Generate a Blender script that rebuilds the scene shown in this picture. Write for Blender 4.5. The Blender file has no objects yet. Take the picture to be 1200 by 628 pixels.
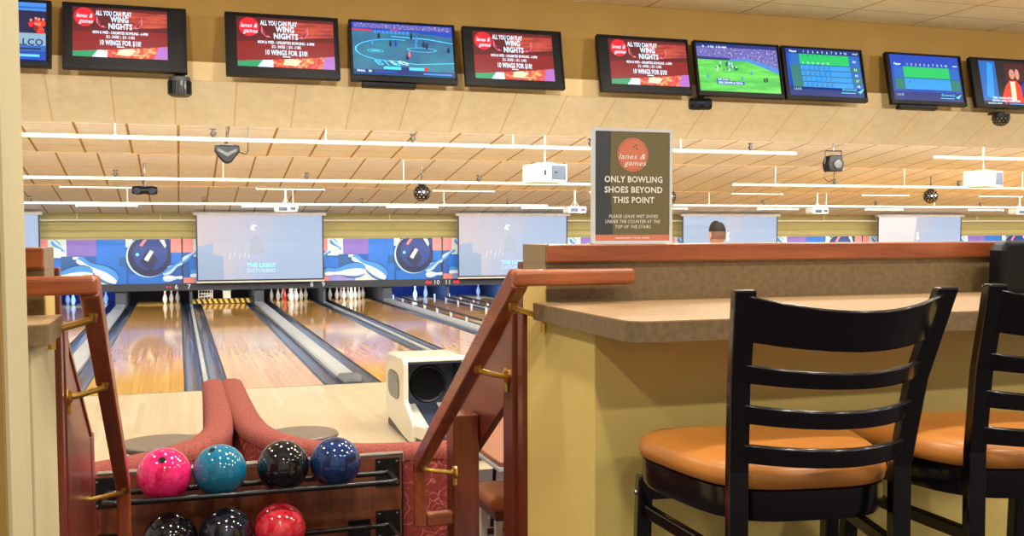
import bpy, bmesh, math, random
from mathutils import Vector, Matrix, Euler
random.seed(7)
D = bpy.data
scn = bpy.context.scene
COL = scn.collection
PI = math.pi

# ------------------------------------------------------------------ materials
def lin(c):
    out = []
    for v in c:
        v = v / 255.0
        out.append(v / 12.92 if v <= 0.04045 else ((v + 0.055) / 1.055) ** 2.4)
    return (out[0], out[1], out[2], 1.0)

class NB:
    """small node-tree helper"""
    def __init__(self, name):
        self.m = D.materials.new(name); self.m.use_nodes = True
        self.t = self.m.node_tree; self.n = self.t.nodes; self.l = self.t.links
        self.b = self.n['Principled BSDF']
    def new(self, t, **kw):
        n = self.n.new(t)
        for k, v in kw.items():
            setattr(n, k, v)
        return n
    def link(self, a, b): self.l.new(a, b)
    def coord(self, scale=(1, 1, 1), rot=(0, 0, 0), kind='Object'):
        tc = self.new('ShaderNodeTexCoord'); mp = self.new('ShaderNodeMapping')
        mp.inputs['Scale'].default_value = scale; mp.inputs['Rotation'].default_value = rot
        self.link(tc.outputs[kind], mp.inputs['Vector']); return mp.outputs['Vector']
    def math(self, op, a, b=None, clamp=False):
        n = self.new('ShaderNodeMath', operation=op); n.use_clamp = clamp
        for i, v in enumerate((a, b)):
            if v is None: continue
            if isinstance(v, (int, float)): n.inputs[i].default_value = v
            else: self.link(v, n.inputs[i])
        return n.outputs[0]
    def ramp(self, fac, stops, interp='LINEAR'):
        r = self.new('ShaderNodeValToRGB'); r.color_ramp.interpolation = interp
        e = r.color_ramp.elements
        while len(e) < len(stops): e.new(0.5)
        for i, (p, c) in enumerate(stops):
            e[i].position = p; e[i].color = c
        self.link(fac, r.inputs['Fac']); return r.outputs['Color']
    def mix(self, fac, a, b, mode='MIX'):
        n = self.new('ShaderNodeMix', data_type='RGBA', blend_type=mode)
        for sock, v in ((n.inputs[0], fac), (n.inputs[6], a), (n.inputs[7], b)):
            if isinstance(v, (int, float)): sock.default_value = v
            elif isinstance(v, tuple): sock.default_value = v
            else: self.link(v, sock)
        return n.outputs[2]
    def noise(self, vec, scale, detail=3, rough=0.55, dist=0.0):
        n = self.new('ShaderNodeTexNoise')
        n.inputs['Scale'].default_value = scale; n.inputs['Detail'].default_value = detail
        n.inputs['Roughness'].default_value = rough; n.inputs['Distortion'].default_value = dist
        self.link(vec, n.inputs['Vector']); return n.outputs['Fac']
    def bump(self, h, strength=0.2, dist=0.01):
        n = self.new('ShaderNodeBump'); n.inputs['Strength'].default_value = strength
        n.inputs['Distance'].default_value = dist
        self.link(h, n.inputs['Height']); self.link(n.outputs['Normal'], self.b.inputs['Normal'])

M = {}
def plain(name, rgb, rough=0.5, metal=0.0, var=0.08, scale=12.0, coat=0.0, spec=0.5, bump=0.0):
    nb = NB(name); c = lin(rgb)
    v = nb.coord()
    f = nb.noise(v, scale)
    lo = tuple(x * (1 - var) for x in c[:3]) + (1,); hi = tuple(min(1, x * (1 + var)) for x in c[:3]) + (1,)
    nb.link(nb.ramp(f, [(0.3, lo), (0.7, hi)]), nb.b.inputs['Base Color'])
    nb.b.inputs['Roughness'].default_value = rough; nb.b.inputs['Metallic'].default_value = metal
    nb.b.inputs['Coat Weight'].default_value = coat; nb.b.inputs['Coat Roughness'].default_value = 0.05
    nb.b.inputs['Specular IOR Level'].default_value = spec
    if bump: nb.bump(nb.noise(v, scale * 12), bump, 0.004)
    M[name] = nb.m; return nb.m

def glow(name, rgb, strength):
    nb = NB(name); c = lin(rgb)
    nb.b.inputs['Base Color'].default_value = (0.01, 0.01, 0.01, 1)
    nb.b.inputs['Roughness'].default_value = 0.3
    nb.b.inputs['Emission Color'].default_value = c
    nb.b.inputs['Emission Strength'].default_value = strength
    M[name] = nb.m; return nb.m

def wood(name, a, b, axis='x', rough=0.3, scale=1.0, coat=0.3):
    nb = NB(name)
    s = {'x': (0.6, 9, 9), 'y': (9, 0.6, 9), 'z': (9, 9, 0.6)}[axis]
    v = nb.coord(tuple(q * scale for q in s))
    f1 = nb.noise(v, 3.0, 5, 0.6, 0.8)
    v2 = nb.coord(tuple(q * scale * 5 for q in s))
    f2 = nb.noise(v2, 4.0, 3, 0.6)
    f = nb.math('ADD', nb.math('MULTIPLY', f1, 0.75), nb.math('MULTIPLY', f2, 0.25))
    mid = tuple((x + y) / 2 for x, y in zip(lin(a), lin(b)))
    nb.link(nb.ramp(f, [(0.33, lin(a)), (0.5, mid), (0.66, lin(b))]), nb.b.inputs['Base Color'])
    nb.b.inputs['Roughness'].default_value = rough
    nb.b.inputs['Coat Weight'].default_value = coat; nb.b.inputs['Coat Roughness'].default_value = 0.15
    nb.bump(f2, 0.08, 0.003)
    M[name] = nb.m

def boards(name, cols, width, length, rough, coat, gap=0.10):
    """strip flooring whose boards run along y"""
    nb = NB(name)
    tc = nb.new('ShaderNodeTexCoord'); sp = nb.new('ShaderNodeSeparateXYZ')
    nb.link(tc.outputs['Object'], sp.inputs[0])
    ix = nb.math('FLOOR', nb.math('DIVIDE', sp.outputs[0], width))
    wn0 = nb.new('ShaderNodeTexWhiteNoise', noise_dimensions='1D'); nb.link(ix, wn0.inputs['W'])
    yy = nb.math('ADD', nb.math('DIVIDE', sp.outputs[1], length), nb.math('MULTIPLY', wn0.outputs['Value'], 7.0))
    iy = nb.math('FLOOR', yy)
    cv = nb.new('ShaderNodeCombineXYZ'); nb.link(ix, cv.inputs[0]); nb.link(iy, cv.inputs[1])
    wn = nb.new('ShaderNodeTexWhiteNoise', noise_dimensions='2D'); nb.link(cv.outputs[0], wn.inputs['Vector'])
    c = nb.ramp(wn.outputs['Value'], [(i / (len(cols) - 1), lin(k)) for i, k in enumerate(cols)])
    g = nb.noise(nb.coord((40, 1.2, 1)), 3.0, 4)
    c = nb.mix(nb.math('MULTIPLY', g, 0.14), c, tuple(x * 0.72 for x in lin(cols[0])[:3]) + (1,))
    fx = nb.math('FRACT', nb.math('DIVIDE', sp.outputs[0], width))
    seam = nb.math('LESS_THAN', fx, 0.06)
    c = nb.mix(nb.math('MULTIPLY', seam, gap), c, (0.08, 0.04, 0.015, 1))
    nb.link(c, nb.b.inputs['Base Color'])
    nb.b.inputs['Roughness'].default_value = rough
    nb.b.inputs['Coat Weight'].default_value = coat; nb.b.inputs['Coat Roughness'].default_value = 0.04
    M[name] = nb.m

def tiles(name, rgb, seam_rgb, px, py, offx=0.0, offy=0.0, wseam=0.03, wy=None, rough=0.85, mottled=0.06):
    """ceiling tiles: seams on a px by py grid"""
    nb = NB(name)
    tc = nb.new('ShaderNodeTexCoord'); sp = nb.new('ShaderNodeSeparateXYZ')
    nb.link(tc.outputs['Object'], sp.inputs[0])
    fx = nb.math('FRACT', nb.math('DIVIDE', nb.math('ADD', sp.outputs[0], 100 * px - offx + wseam / 2), px))
    s = nb.math('LESS_THAN', fx, wseam / px)
    wy = wseam if wy is None else wy
    if py:
        fy = nb.math('FRACT', nb.math('DIVIDE', nb.math('ADD', sp.outputs[1], 100 * py - offy + wy / 2), py))
        s2 = nb.math('LESS_THAN', fy, wy / py)
        s = nb.math('MAXIMUM', s, s2)
    f = nb.noise(nb.coord(), 9.0, 4)
    c0 = lin(rgb)
    c = nb.ramp(f, [(0.3, tuple(x * (1 - mottled) for x in c0[:3]) + (1,)), (0.7, tuple(min(1, x * (1 + mottled)) for x in c0[:3]) + (1,))])
    nb.link(nb.mix(s, c, lin(seam_rgb)), nb.b.inputs['Base Color'])
    nb.b.inputs['Roughness'].default_value = rough
    nb.b.inputs['Specular IOR Level'].default_value = 0.2
    M[name] = nb.m

# --- palette
plain('wall_yellow', (152, 118, 52), 0.75, var=0.05, scale=2.5, bump=0.05)
plain('panel_yellow', (226, 198, 112), 0.6, var=0.04, scale=3, bump=0.04)
plain('cream_paint', (208, 196, 152), 0.55, var=0.04, scale=3)
plain('soffit_cream', (226, 200, 150), 0.8, var=0.03, scale=6)
tiles('soffit_tile', (236, 228, 208), (222, 204, 166), 0.595, None, 0.0, wseam=0.018)
tiles('lane_tile', (222, 220, 210), (160, 126, 76), 0.6, 1.2, 0.03, 0.35, wseam=0.032, wy=0.010)
plain('edge_lip', (176, 138, 84), 0.7)
tiles('hall_tile', (222, 205, 172), (176, 150, 106), 1.2, 0.6, 0.35, 0.1, wseam=0.03, wy=0.02)
wood('oak_red', (128, 60, 28), (178, 100, 54), 'x', 0.32)
wood('oak_slope', (122, 52, 22), (168, 84, 40), 'y', 0.3)
wood('oak_dark', (88, 32, 18), (124, 52, 28), 'z', 0.35)
wood('oak_board', (90, 34, 20), (122, 52, 30), 'y', 0.35)
wood('cherry', (96, 48, 26), (140, 78, 44), 'z', 0.3, 0.7)
wood('table_wood', (128, 72, 50), (156, 94, 68), 'x', 0.35)
plain('laminate', (122, 100, 68), 0.42, var=0.2, scale=60)
plain('laminate_top', (166, 134, 94), 0.38, var=0.10, scale=50)
plain('laminate_end', (150, 128, 92), 0.5, var=0.05, scale=30)
boards('lane_wood', [(202, 152, 74), (214, 168, 90), (196, 144, 66), (220, 176, 100)], 0.0267, 2.6, 0.07, 0.0)
M['lane_wood'].node_tree.nodes['Principled BSDF'].inputs['Specular IOR Level'].default_value = 0.24
boards('approach_wood', [(206, 188, 152), (214, 198, 164), (200, 180, 142), (218, 204, 172)], 0.06, 1.8, 0.28, 0.2, 0.1)
plain('gutter', (46, 60, 82), 0.22, var=0.25, scale=5, coat=0.4)
plain('cap_grey', (176, 182, 186), 0.35, var=0.06, scale=5)
plain('cap_nose', (84, 92, 98), 0.4)
plain('black_trim', (20, 21, 24), 0.4)
plain('kickback', (70, 74, 82), 0.5, var=0.1)
plain('pit_dark', (10, 10, 13), 0.7)
plain('pit_bluelit', (24, 40, 110), 0.6)
plain('mask_dark', (34, 36, 46), 0.4)
plain('beam_yellow', (160, 146, 84), 0.6, var=0.05, scale=3)
plain('pin_white', (236, 236, 234), 0.2, var=0.02, coat=0.4)
plain('pin_red', (196, 40, 44), 0.25, coat=0.4)
plain('pin_band', (190, 30, 36), 0.3)
plain('black_wood', (5, 5, 7), 0.22, var=0.1, coat=0.35)
nb = NB('tan_vinyl')
v = nb.coord(); f = nb.noise(v, 5.0, 3)
nb.link(nb.ramp(f, [(0.3, lin((188, 116, 46))), (0.7, lin((206, 134, 60)))]), nb.b.inputs['Base Color'])
nb.b.inputs['Roughness'].default_value = 0.34; nb.bump(nb.noise(v, 160, 2), 0.06, 0.002); M['tan_vinyl'] = nb.m
plain('seat_vinyl', (196, 120, 74), 0.4, var=0.08)
plain('brass', (236, 196, 104), 0.28, 1.0, var=0.06)
plain('chrome', (190, 194, 200), 0.18, 1.0)
plain('black_metal', (9, 10, 12), 0.32, 0.0, coat=0.15)
plain('black_plastic', (9, 9, 12), 0.45, var=0.1, spec=0.25)
plain('grey_plastic', (64, 64, 62), 0.5)
plain('rubber', (14, 14, 15), 0.7)
plain('white_plastic', (226, 224, 212), 0.35, var=0.02)
plain('cream_plastic', (232, 226, 208), 0.3, var=0.02, coat=0.2)
plain('inner_grey', (62, 70, 88), 0.45)
plain('hole_black', (2, 2, 2), 0.9)
plain('grille_metal', (120, 116, 100), 0.35, 0.6, var=0.2, scale=60)
plain('pipe_white', (206, 200, 182), 0.45, var=0.02)
plain('head_bronze', (48, 38, 28), 0.5)
plain('projector_white', (222, 228, 226), 0.35, var=0.03)
plain('lens_glass', (30, 40, 52), 0.08)
plain('table_grey', (110, 98, 84), 0.4, var=0.06)
plain('carpet', (58, 46, 50), 0.95, var=0.4, scale=40)
plain('skin', (222, 168, 142), 0.5, var=0.05)
plain('hair', (38, 26, 22), 0.7, var=0.2, scale=80)
plain('hair_fade', (140, 96, 76), 0.65, var=0.15, scale=90)
plain('shirt', (60, 74, 96), 0.85, var=0.1)
plain('jeans', (44, 52, 74), 0.85, var=0.15)
plain('shoe', (180, 176, 170), 0.5)
plain('acrylic', (214, 218, 220), 0.15, var=0.01)
plain('poster_olive', (112, 102, 66), 0.5, var=0.03)
plain('poster_orange', (214, 122, 94), 0.5, var=0.03)
plain('poster_white', (238, 236, 226), 0.5, var=0.01)
plain('poster_dark', (64, 68, 72), 0.4)
plain('hazard_yellow', (232, 182, 24), 0.4)
plain('screen_case', (210, 206, 200), 0.5)
# balls
def ballmat(name, c, swirl=None, rough=0.08):
    nb = NB(name); v = nb.coord()
    if swirl:
        f = nb.noise(v, 7.0, 4, 0.6, 2.0)
        nb.link(nb.ramp(f, [(0.38, lin(swirl)), (0.52, lin(c)), (0.8, lin(c))]), nb.b.inputs['Base Color'])
    else:
        f = nb.noise(v, 6.0, 2)
        nb.link(nb.ramp(f, [(0.3, tuple(x * .92 for x in lin(c)[:3]) + (1,)), (0.7, lin(c))]), nb.b.inputs['Base Color'])
    nb.b.inputs['Roughness'].default_value = rough
    nb.b.inputs['Coat Weight'].default_value = 0.6; nb.b.inputs['Coat Roughness'].default_value = 0.03
    M[name] = nb.m
ballmat('ball_pink', (240, 40, 120), (206, 16, 78))
ballmat('ball_teal', (20, 112, 148))
ballmat('ball_black', (14, 15, 18), (26, 28, 34))
ballmat('ball_navy', (18, 44, 92), (26, 60, 116))
ballmat('ball_red', (214, 34, 54), (236, 74, 86))
ballmat('ball_charcoal', (22, 24, 32), (44, 50, 66))

# settee upholstery: burgundy with pale curling lines
def upholstery(name, base, line, scale, amt):
    nb = NB(name); v = nb.coord()
    vor = nb.new('ShaderNodeTexVoronoi', feature='F1'); vor.inputs['Scale'].default_value = scale
    nv = nb.new('ShaderNodeTexNoise'); nv.inputs['Scale'].default_value = scale * 0.8
    nb.link(v, nv.inputs['Vector'])
    av = nb.new('ShaderNodeVectorMath', operation='MULTIPLY_ADD')
    nb.link(nv.outputs['Color'], av.inputs[0]); av.inputs[1].default_value = (0.03,) * 3; nb.link(v, av.inputs[2])
    nb.link(av.outputs[0], vor.inputs['Vector'])
    d = vor.outputs['Distance']
    r = nb.math('ABSOLUTE', nb.math('SUBTRACT', nb.math('FRACT', nb.math('MULTIPLY', d, 2.6)), 0.5))
    ring = nb.math('LESS_THAN', r, 0.10)
    f2 = nb.noise(v, 95, 3, 0.8)
    c = nb.mix(nb.math('MULTIPLY', ring, amt), lin(base), lin(line))
    fs = nb.ramp(f2, [(0.42, (0, 0, 0, 1)), (0.60, (.8, .8, .8, 1))])
    c = nb.mix(fs, c, tuple(x * 0.45 for x in lin(base)[:3]) + (1,))
    nb.link(c, nb.b.inputs['Base Color']); nb.b.inputs['Roughness'].default_value = 0.9
    nb.bump(f2, 0.15, 0.004)
    M[name] = nb.m
upholstery('settee_fabric', (150, 52, 48), (212, 126, 110), 16.0, 0.75)
upholstery('settee_top', (150, 70, 58), (184, 104, 86), 46.0, 0.7)

# glowing screen colours
for n, c, s in (('tv_red', (150, 12, 28), 1.0), ('tv_dkred', (104, 10, 24), 1.0), ('tv_wood', (206, 66, 44), 1.0),
                ('tv_logo', (236, 22, 48), 1.2), ('tv_white', (214, 240, 255), 1.5), ('tv_cyan', (84, 214, 255), 1.3),
                ('tv_green', (20, 170, 110), 1.0), ('tv_orange', (246, 110, 50), 1.1), ('tv_food', (216, 40, 24), 1.1),
                ('tv_cream', (255, 226, 190), 1.2), ('tv_lilac', (196, 120, 214), 1.0), ('tv_blue', (18, 74, 200), 1.0),
                ('tv_deep', (6, 44, 130), 1.0), ('tv_court', (10, 120, 160), 1.0), ('tv_sky', (70, 150, 240), 1.0),
                ('tv_grass', (60, 190, 60), 1.0), ('tv_grass2', (44, 160, 62), 1.0), ('tv_crowd', (60, 70, 170), 1.0),
                ('tv_lime', (0, 214, 110), 1.0), ('tv_row', (40, 160, 240), 1.1), ('tv_row2', (16, 110, 206), 1.0),
                ('tv_dark', (16, 12, 34), 1.0), ('tv_teal', (24, 130, 120), 1.0), ('tv_jacket', (244, 62, 30), 1.1),
                ('tv_skin', (236, 160, 140), 1.0), ('tv_hair', (74, 26, 24), 1.0), ('tv_shirt', (10, 60, 190), 1.0),
                ('tv_grey', (150, 190, 214), 1.0), ('tv_navy', (8, 20, 74), 1.0), ('tv_pink', (255, 120, 150), 1.0),
                ('num_glow', (236, 240, 230), 0.9), ('arrow_red', (230, 14, 50), 1.2),  # lane numbers are paint, with a glow added to their colour
                ('tube', (255, 250, 236), 2.0),
                ('ps_white', (150, 232, 255), 1.5)):
    glow(n, c, s)

def patterned_glow(name, stops, scale, strength, stretch=(1, 1, 1), detail=3, dist=0.0):
    nb = NB(name)
    f = nb.noise(nb.coord(stretch), scale, detail, 0.6, dist)
    nb.link(nb.ramp(f, [(p, lin(c)) for p, c in stops]), nb.b.inputs['Emission Color'])
    nb.b.inputs['Emission Strength'].default_value = strength
    nb.b.inputs['Base Color'].default_value = (0.01, 0.01, 0.01, 1)
    M[name] = nb.m
patterned_glow('tv_crowdmix', [(0.36, (30, 40, 120)), (0.47, (120, 120, 220)), (0.53, (50, 60, 160)), (0.64, (220, 190, 235))], 46, 1.0)
patterned_glow('tv_foodmix', [(0.36, (250, 200, 150)), (0.45, (246, 120, 50)), (0.54, (210, 26, 20)), (0.66, (240, 90, 90))], 11, 1.1, (1, 1, 1), 3, 1.0)
patterned_glow('tv_woodmix', [(0.35, (130, 20, 26)), (0.5, (190, 48, 40)), (0.65, (226, 92, 60))], 3, 1.0, (1.2, 1, 9))
patterned_glow('tv_courtmix', [(0.35, (6, 96, 150)), (0.65, (16, 140, 165))], 2.0, 1.0, (1, 1, 2))
patterned_glow('tv_grassmix', [(0.4, (60, 190, 66)), (0.6, (104, 224, 86))], 1.6, 1.15, (1, 1, 8))
# projected picture on the big roll-down screens
nb = NB('projected')
tc = nb.new('ShaderNodeTexCoord'); sp = nb.new('ShaderNodeSeparateXYZ'); nb.link(tc.outputs['Object'], sp.inputs[0])
f = nb.noise(nb.coord(), 0.9, 2)
g = nb.math('ADD', nb.math('MULTIPLY', sp.outputs[0], .30), nb.math('MULTIPLY', f, .55))
g = nb.math('SUBTRACT', g, nb.math('MULTIPLY', sp.outputs[2], .12))
nb.link(nb.ramp(g, [(0.25, lin((222, 206, 208))), (0.48, lin((204, 204, 222))), (0.75, lin((178, 200, 232))), (1.0, lin((170, 196, 230)))]), nb.b.inputs['Emission Color'])
nb.b.inputs['Emission Strength'].default_value = 0.80
nb.b.inputs['Base Color'].default_value = lin((80, 82, 88)); nb.b.inputs['Roughness'].default_value = 0.8
M['projected'] = nb.m
glow('proj_pale', (240, 230, 228), 0.95); glow('proj_blue', (176, 198, 228), 0.82); glow('proj_shade', (196, 206, 222), 0.80)
glow('proj_white', (255, 255, 255), 1.0); glow('proj_text', (190, 226, 244), 1.1)

# mural print
for n, c in (('mu_blue', (10, 84, 170)), ('mu_mid', (8, 104, 200)), ('mu_deep', (14, 50, 128)), ('mu_navy', (10, 24, 72)),
             ('mu_salmon', (226, 132, 126)), ('mu_cream', (198, 214, 206)), ('mu_purple', (120, 96, 176)), ('mu_teal', (24, 84, 140)),
             ('mu_pin', (176, 206, 232)), ('mu_pinlt', (216, 228, 236)), ('mu_pinblue', (60, 140, 214)), ('mu_line', (14, 44, 104)),
             ('mu_glow', (110, 214, 250)), ('mu_lilac', (146, 142, 204))):
    plain(n, c, 0.45, var=0.06, scale=3)

# ------------------------------------------------------------------ mesh builder
_txt = {}
def text_geo(s, size=1.0, align='CENTER', shear=0.0, bold=0.028):
    key = (s, shear)
    if key not in _txt:
        cu = D.curves.new('lettering', 'FONT'); cu.body = s; cu.size = 1.0; cu.shear = shear
        cu.align_x = 'LEFT'; cu.resolution_u = 2; cu.offset = bold; cu.space_character = 1.06
        o = D.objects.new('lettering', cu); COL.objects.link(o)
        dg = bpy.context.evaluated_depsgraph_get(); dg.update()
        me = o.evaluated_get(dg).to_mesh()
        vs = [v.co.copy() for v in me.vertices]; fs = [tuple(p.vertices) for p in me.polygons]
        o.evaluated_get(dg).to_mesh_clear()
        D.objects.remove(o); D.curves.remove(cu)
        xs = [v.x for v in vs] or [0]; ys = [v.y for v in vs] or [0]
        _txt[key] = (vs, fs, min(xs), max(xs), min(ys), max(ys))
    return _txt[key]

class MB:
    def __init__(self): self.bm = bmesh.new(); self.mats = []; self.cur = 0
    def use(self, name):
        if name not in self.mats: self.mats.append(name)
        self.cur = self.mats.index(name); return self
    def _f(self, vs, smooth=False):
        try:
            f = self.bm.faces.new(vs)
        except ValueError:
            return None
        f.material_index = self.cur; f.smooth = smooth; return f
    def poly(self, pts):
        return self._f([self.bm.verts.new(p) for p in pts])
    def hexa(self, p):   # 8 points: bottom ring 0-3, top ring 4-7
        v = [self.bm.verts.new(q) for q in p]
        for q in ((3, 2, 1, 0), (4, 5, 6, 7), (0, 1, 5, 4), (1, 2, 6, 5), (2, 3, 7, 6), (3, 0, 4, 7)):
            self._f([v[i] for i in q])
    def box(self, x0, x1, y0, y1, z0, z1, mt=None):
        p = [Vector(q) for q in ((x0, y0, z0), (x1, y0, z0), (x1, y1, z0), (x0, y1, z0), (x0, y0, z1), (x1, y0, z1), (x1, y1, z1), (x0, y1, z1))]
        if mt is not None: p = [mt @ q for q in p]
        self.hexa(p)
    def bar(self, p0, p1, w, h, up=(0, 0, 1), ext=0.0):
        """rectangular bar, w across, h along the up direction"""
        p0 = Vector(p0); p1 = Vector(p1); t = (p1 - p0).normalized(); p0 = p0 - t * ext; p1 = p1 + t * ext
        s = t.cross(Vector(up))
        if s.length < 1e-5: s = t.cross(Vector((0, 1, 0)))
        s.normalize(); u = s.cross(t).normalized()
        a = s * (w / 2); b = u * (h / 2)
        self.hexa([p0 - a - b, p0 + a - b, p1 + a - b, p1 - a - b, p0 - a + b, p0 + a + b, p1 + a + b, p1 - a + b])
    def prism(self, poly, axis, a0, a1):
        """polygon extruded along an axis; poly gives the two other coordinates in order"""
        def mk(q, a):
            return {'x': (a, q[0], q[1]), 'y': (q[0], a, q[1]), 'z': (q[0], q[1], a)}[axis]
        A = [self.bm.verts.new(mk(q, a0)) for q in poly]; B = [self.bm.verts.new(mk(q, a1)) for q in poly]
        n = len(poly); self._f(A[::-1]); self._f(B)
        for i in range(n): self._f([A[i], A[(i + 1) % n], B[(i + 1) % n], B[i]])
    def rings(self, rings, cap0=True, cap1=True, closed=True, smooth=True, loop=False):
        R = [[self.bm.verts.new(p) for p in r] for r in rings]
        n = len(R[0]); m = len(R)
        for k in range(m if loop else m - 1):
            for i in range(n if closed else n - 1):
                j = (i + 1) % n
                self._f([R[k][i], R[k][j], R[(k + 1) % m][j], R[(k + 1) % m][i]], smooth)
        if cap0: self._f(R[0][::-1], False)
        if cap1: self._f(R[-1], False)
        return R
    def tube(self, path, r, seg=10, caps=True):
        path = [Vector(p) for p in path]; rs = r if isinstance(r, (list, tuple)) else [r] * len(path)
        out = []; prev = None
        for i, p in enumerate(path):
            t = (path[min(i + 1, len(path) - 1)] - path[max(i - 1, 0)]).normalized()
            if prev is None:
                a = Vector((0, 0, 1)) if abs(t.z) < 0.9 else Vector((1, 0, 0))
                s = t.cross(a).normalized()
            else:
                s = (prev - t * prev.dot(t)).normalized()
            prev = s; u = t.cross(s)
            out.append([p + (s * math.cos(q) + u * math.sin(q)) * rs[i] for q in [2 * PI * k / seg for k in range(seg)]])
        self.rings(out, caps, caps)
    def lathe(self, prof, seg=20, c=(0, 0, 0), mt=None):
        out = []
        for r, z in prof:
            ring = [Vector((max(r, 1e-4) * math.cos(2 * PI * k / seg), max(r, 1e-4) * math.sin(2 * PI * k / seg), z)) for k in range(seg)]
            ring = [(mt @ q if mt is not None else q) + Vector(c) for q in ring]
            out.append(ring)
        self.rings(out)
    def sphere(self, c, r, seg=24, sc=(1, 1, 1)):
        prof = [(r * math.sin(PI * k / (seg // 2)), -r * math.cos(PI * k / (seg // 2))) for k in range(seg // 2 + 1)]
        self.lathe(prof, seg, c, Matrix.Diagonal((sc[0], sc[1], sc[2])))
    def disc(self, c, r, n, seg=16):
        n = Vector(n).normalized(); a = n.orthogonal().normalized(); b = n.cross(a)
        self.poly([Vector(c) + (a * math.cos(2 * PI * k / seg) + b * math.sin(2 * PI * k / seg)) * r for k in range(seg)])
    def sweep(self, path, prof, smooth=True, caps=True):
        """prof points (side, up); path horizontal-ish, up stays z"""
        path = [Vector(p) for p in path]; out = []
        for i, p in enumerate(path):
            t = (path[min(i + 1, len(path) - 1)] - path[max(i - 1, 0)]); t.z = 0; t.normalize()
            s = Vector((t.y, -t.x, 0)); pr = prof(i) if callable(prof) else prof
            out.append([p + s * a + Vector((0, 0, b)) for a, b in pr])
        self.rings(out, caps, caps, True, smooth)
    def build(self, name, parent=None, bevel=0.0, seg=2, angle=40, sub=0, loc=None):
        bm = self.bm
        bmesh.ops.recalc_face_normals(bm, faces=bm.faces)
        me = D.meshes.new(name); bm.to_mesh(me); bm.free()
        for m in self.mats: me.materials.append(M[m])
        if any(p.use_smooth for p in me.polygons):
            try: me.set_sharp_from_angle(angle=math.radians(angle))
            except Exception: pass
        o = D.objects.new(name, me); COL.objects.link(o)
        if parent is not None: o.parent = parent
        if loc is not None: o.location = loc
        if bevel:
            b = o.modifiers.new('bevel', 'BEVEL'); b.width = bevel; b.segments = seg; b.limit_method = 'ANGLE'; b.angle_limit = math.radians(35)
        if sub:
            s = o.modifiers.new('subdiv', 'SUBSURF'); s.levels = sub; s.render_levels = sub
        return o

class Panel(MB):
    """flat printed or glowing picture in its own x-z plane; the face looks along -y"""
    def __init__(self, w, h, step=0.0008):
        super().__init__(); self.w = w; self.h = h; self.step = step; self.layer = 0
    def P(self, u, v, layer=None):
        l = self.layer if layer is None else layer
        return (u * self.w, -l * self.step, v * self.h)
    def rect(self, u0, u1, v0, v1, mat):
        self.use(mat); self.layer += 1
        self.poly([self.P(u0, v0), self.P(u1, v0), self.P(u1, v1), self.P(u0, v1)])
    def shape(self, pts, mat):
        self.use(mat); self.layer += 1
        self.poly([self.P(min(1, max(0, u)), min(1, max(0, v))) for u, v in pts])
    def ell(self, u, v, ru, rv, mat, rot=0.0, seg=28):
        a = self.w / self.h; pts = []
        for k in range(seg):
            q = 2 * PI * k / seg; x = ru * math.cos(q) * a; y = rv * math.sin(q)
            pts.append((u + (x * math.cos(rot) - y * math.sin(rot)) / a, v + x * math.sin(rot) + y * math.cos(rot)))
        self.shape(pts, mat)
    def pin(self, u, v, length, rot, mat, mat2=None):
        """bowling pin silhouette, length as a share of height"""
        half = [(-.5, .07), (-.45, .12), (-.34, .165), (-.2, .175), (-.05, .15), (.1, .09), (.22, .06), (.3, .07), (.4, .095), (.46, .085), (.5, .04)]
        pts = [(x, y) for x, y in half] + [(x, -y) for x, y in half[::-1]]
        a = self.w / self.h
        def tf(k, dy=0.0): return [(u + (x * math.cos(rot) - (y * k + dy) * math.sin(rot)) * length / a, v + (x * math.sin(rot) + (y * k + dy) * math.cos(rot)) * length) for x, y in pts]
        self.shape(tf(1.12), 'mu_line'); self.shape(tf(1.0), mat)
        if mat2: self.shape(tf(0.5, 0.05), mat2)
    def text(self, s, u, v, h, mat, w=None, align='c', shear=0.0, maxw=None):
        """capital height h as a share of panel height, centred on v; w fixes the width as a share of panel width"""
        vs, fs, x0, x1, y0, y1 = text_geo(s, shear=shear, bold=.006 if (shear or len(s) < 3) else .028)
        if not fs: return
        self.use(mat); self.layer += 1
        ky = h * self.h / 0.70; tw = (x1 - x0)
        kx = ky if w is None else w * self.w / tw
        if maxw and tw * kx > maxw * self.w: kx = maxw * self.w / tw
        ox = u * self.w - (tw * kx / 2 if align == 'c' else 0); oz = (v - h / 2) * self.h; y = -self.layer * self.step
        b = [self.bm.verts.new((ox + (q.x - x0) * kx, y, oz + q.y * ky)) for q in vs]
        for f in fs: self._f([b[i] for i in f])

def empty(name, loc=(0, 0, 0), rz=0.0, parent=None, rx=0.0):
    o = D.objects.new(name, None); o.empty_display_size = 0.1; COL.objects.link(o)
    o.location = loc; o.rotation_euler = (rx, 0, rz)
    if parent is not None: o.parent = parent
    return o
def tag(o, label, cat, group=None, kind=None):
    o['label'] = label; o['category'] = cat
    if group: o['group'] = group
    if kind: o['kind'] = kind
    return o
def struct(o):
    o['kind'] = 'structure'; return o
def children(o): return [c for c in D.objects if c.parent is o]
def copy_tree(o, parent=None):
    c = o.copy(); COL.objects.link(c)
    if parent is not None: c.parent = parent
    for ch in children(o): copy_tree(ch, c)
    return c

# ------------------------------------------------------------------ levels (upper floor z = 0)
ZL = -0.51                 # lane and approach surface
FOUL = 12.2                # foul line
XMIN, XMAX = -9.0, 33.0

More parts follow.
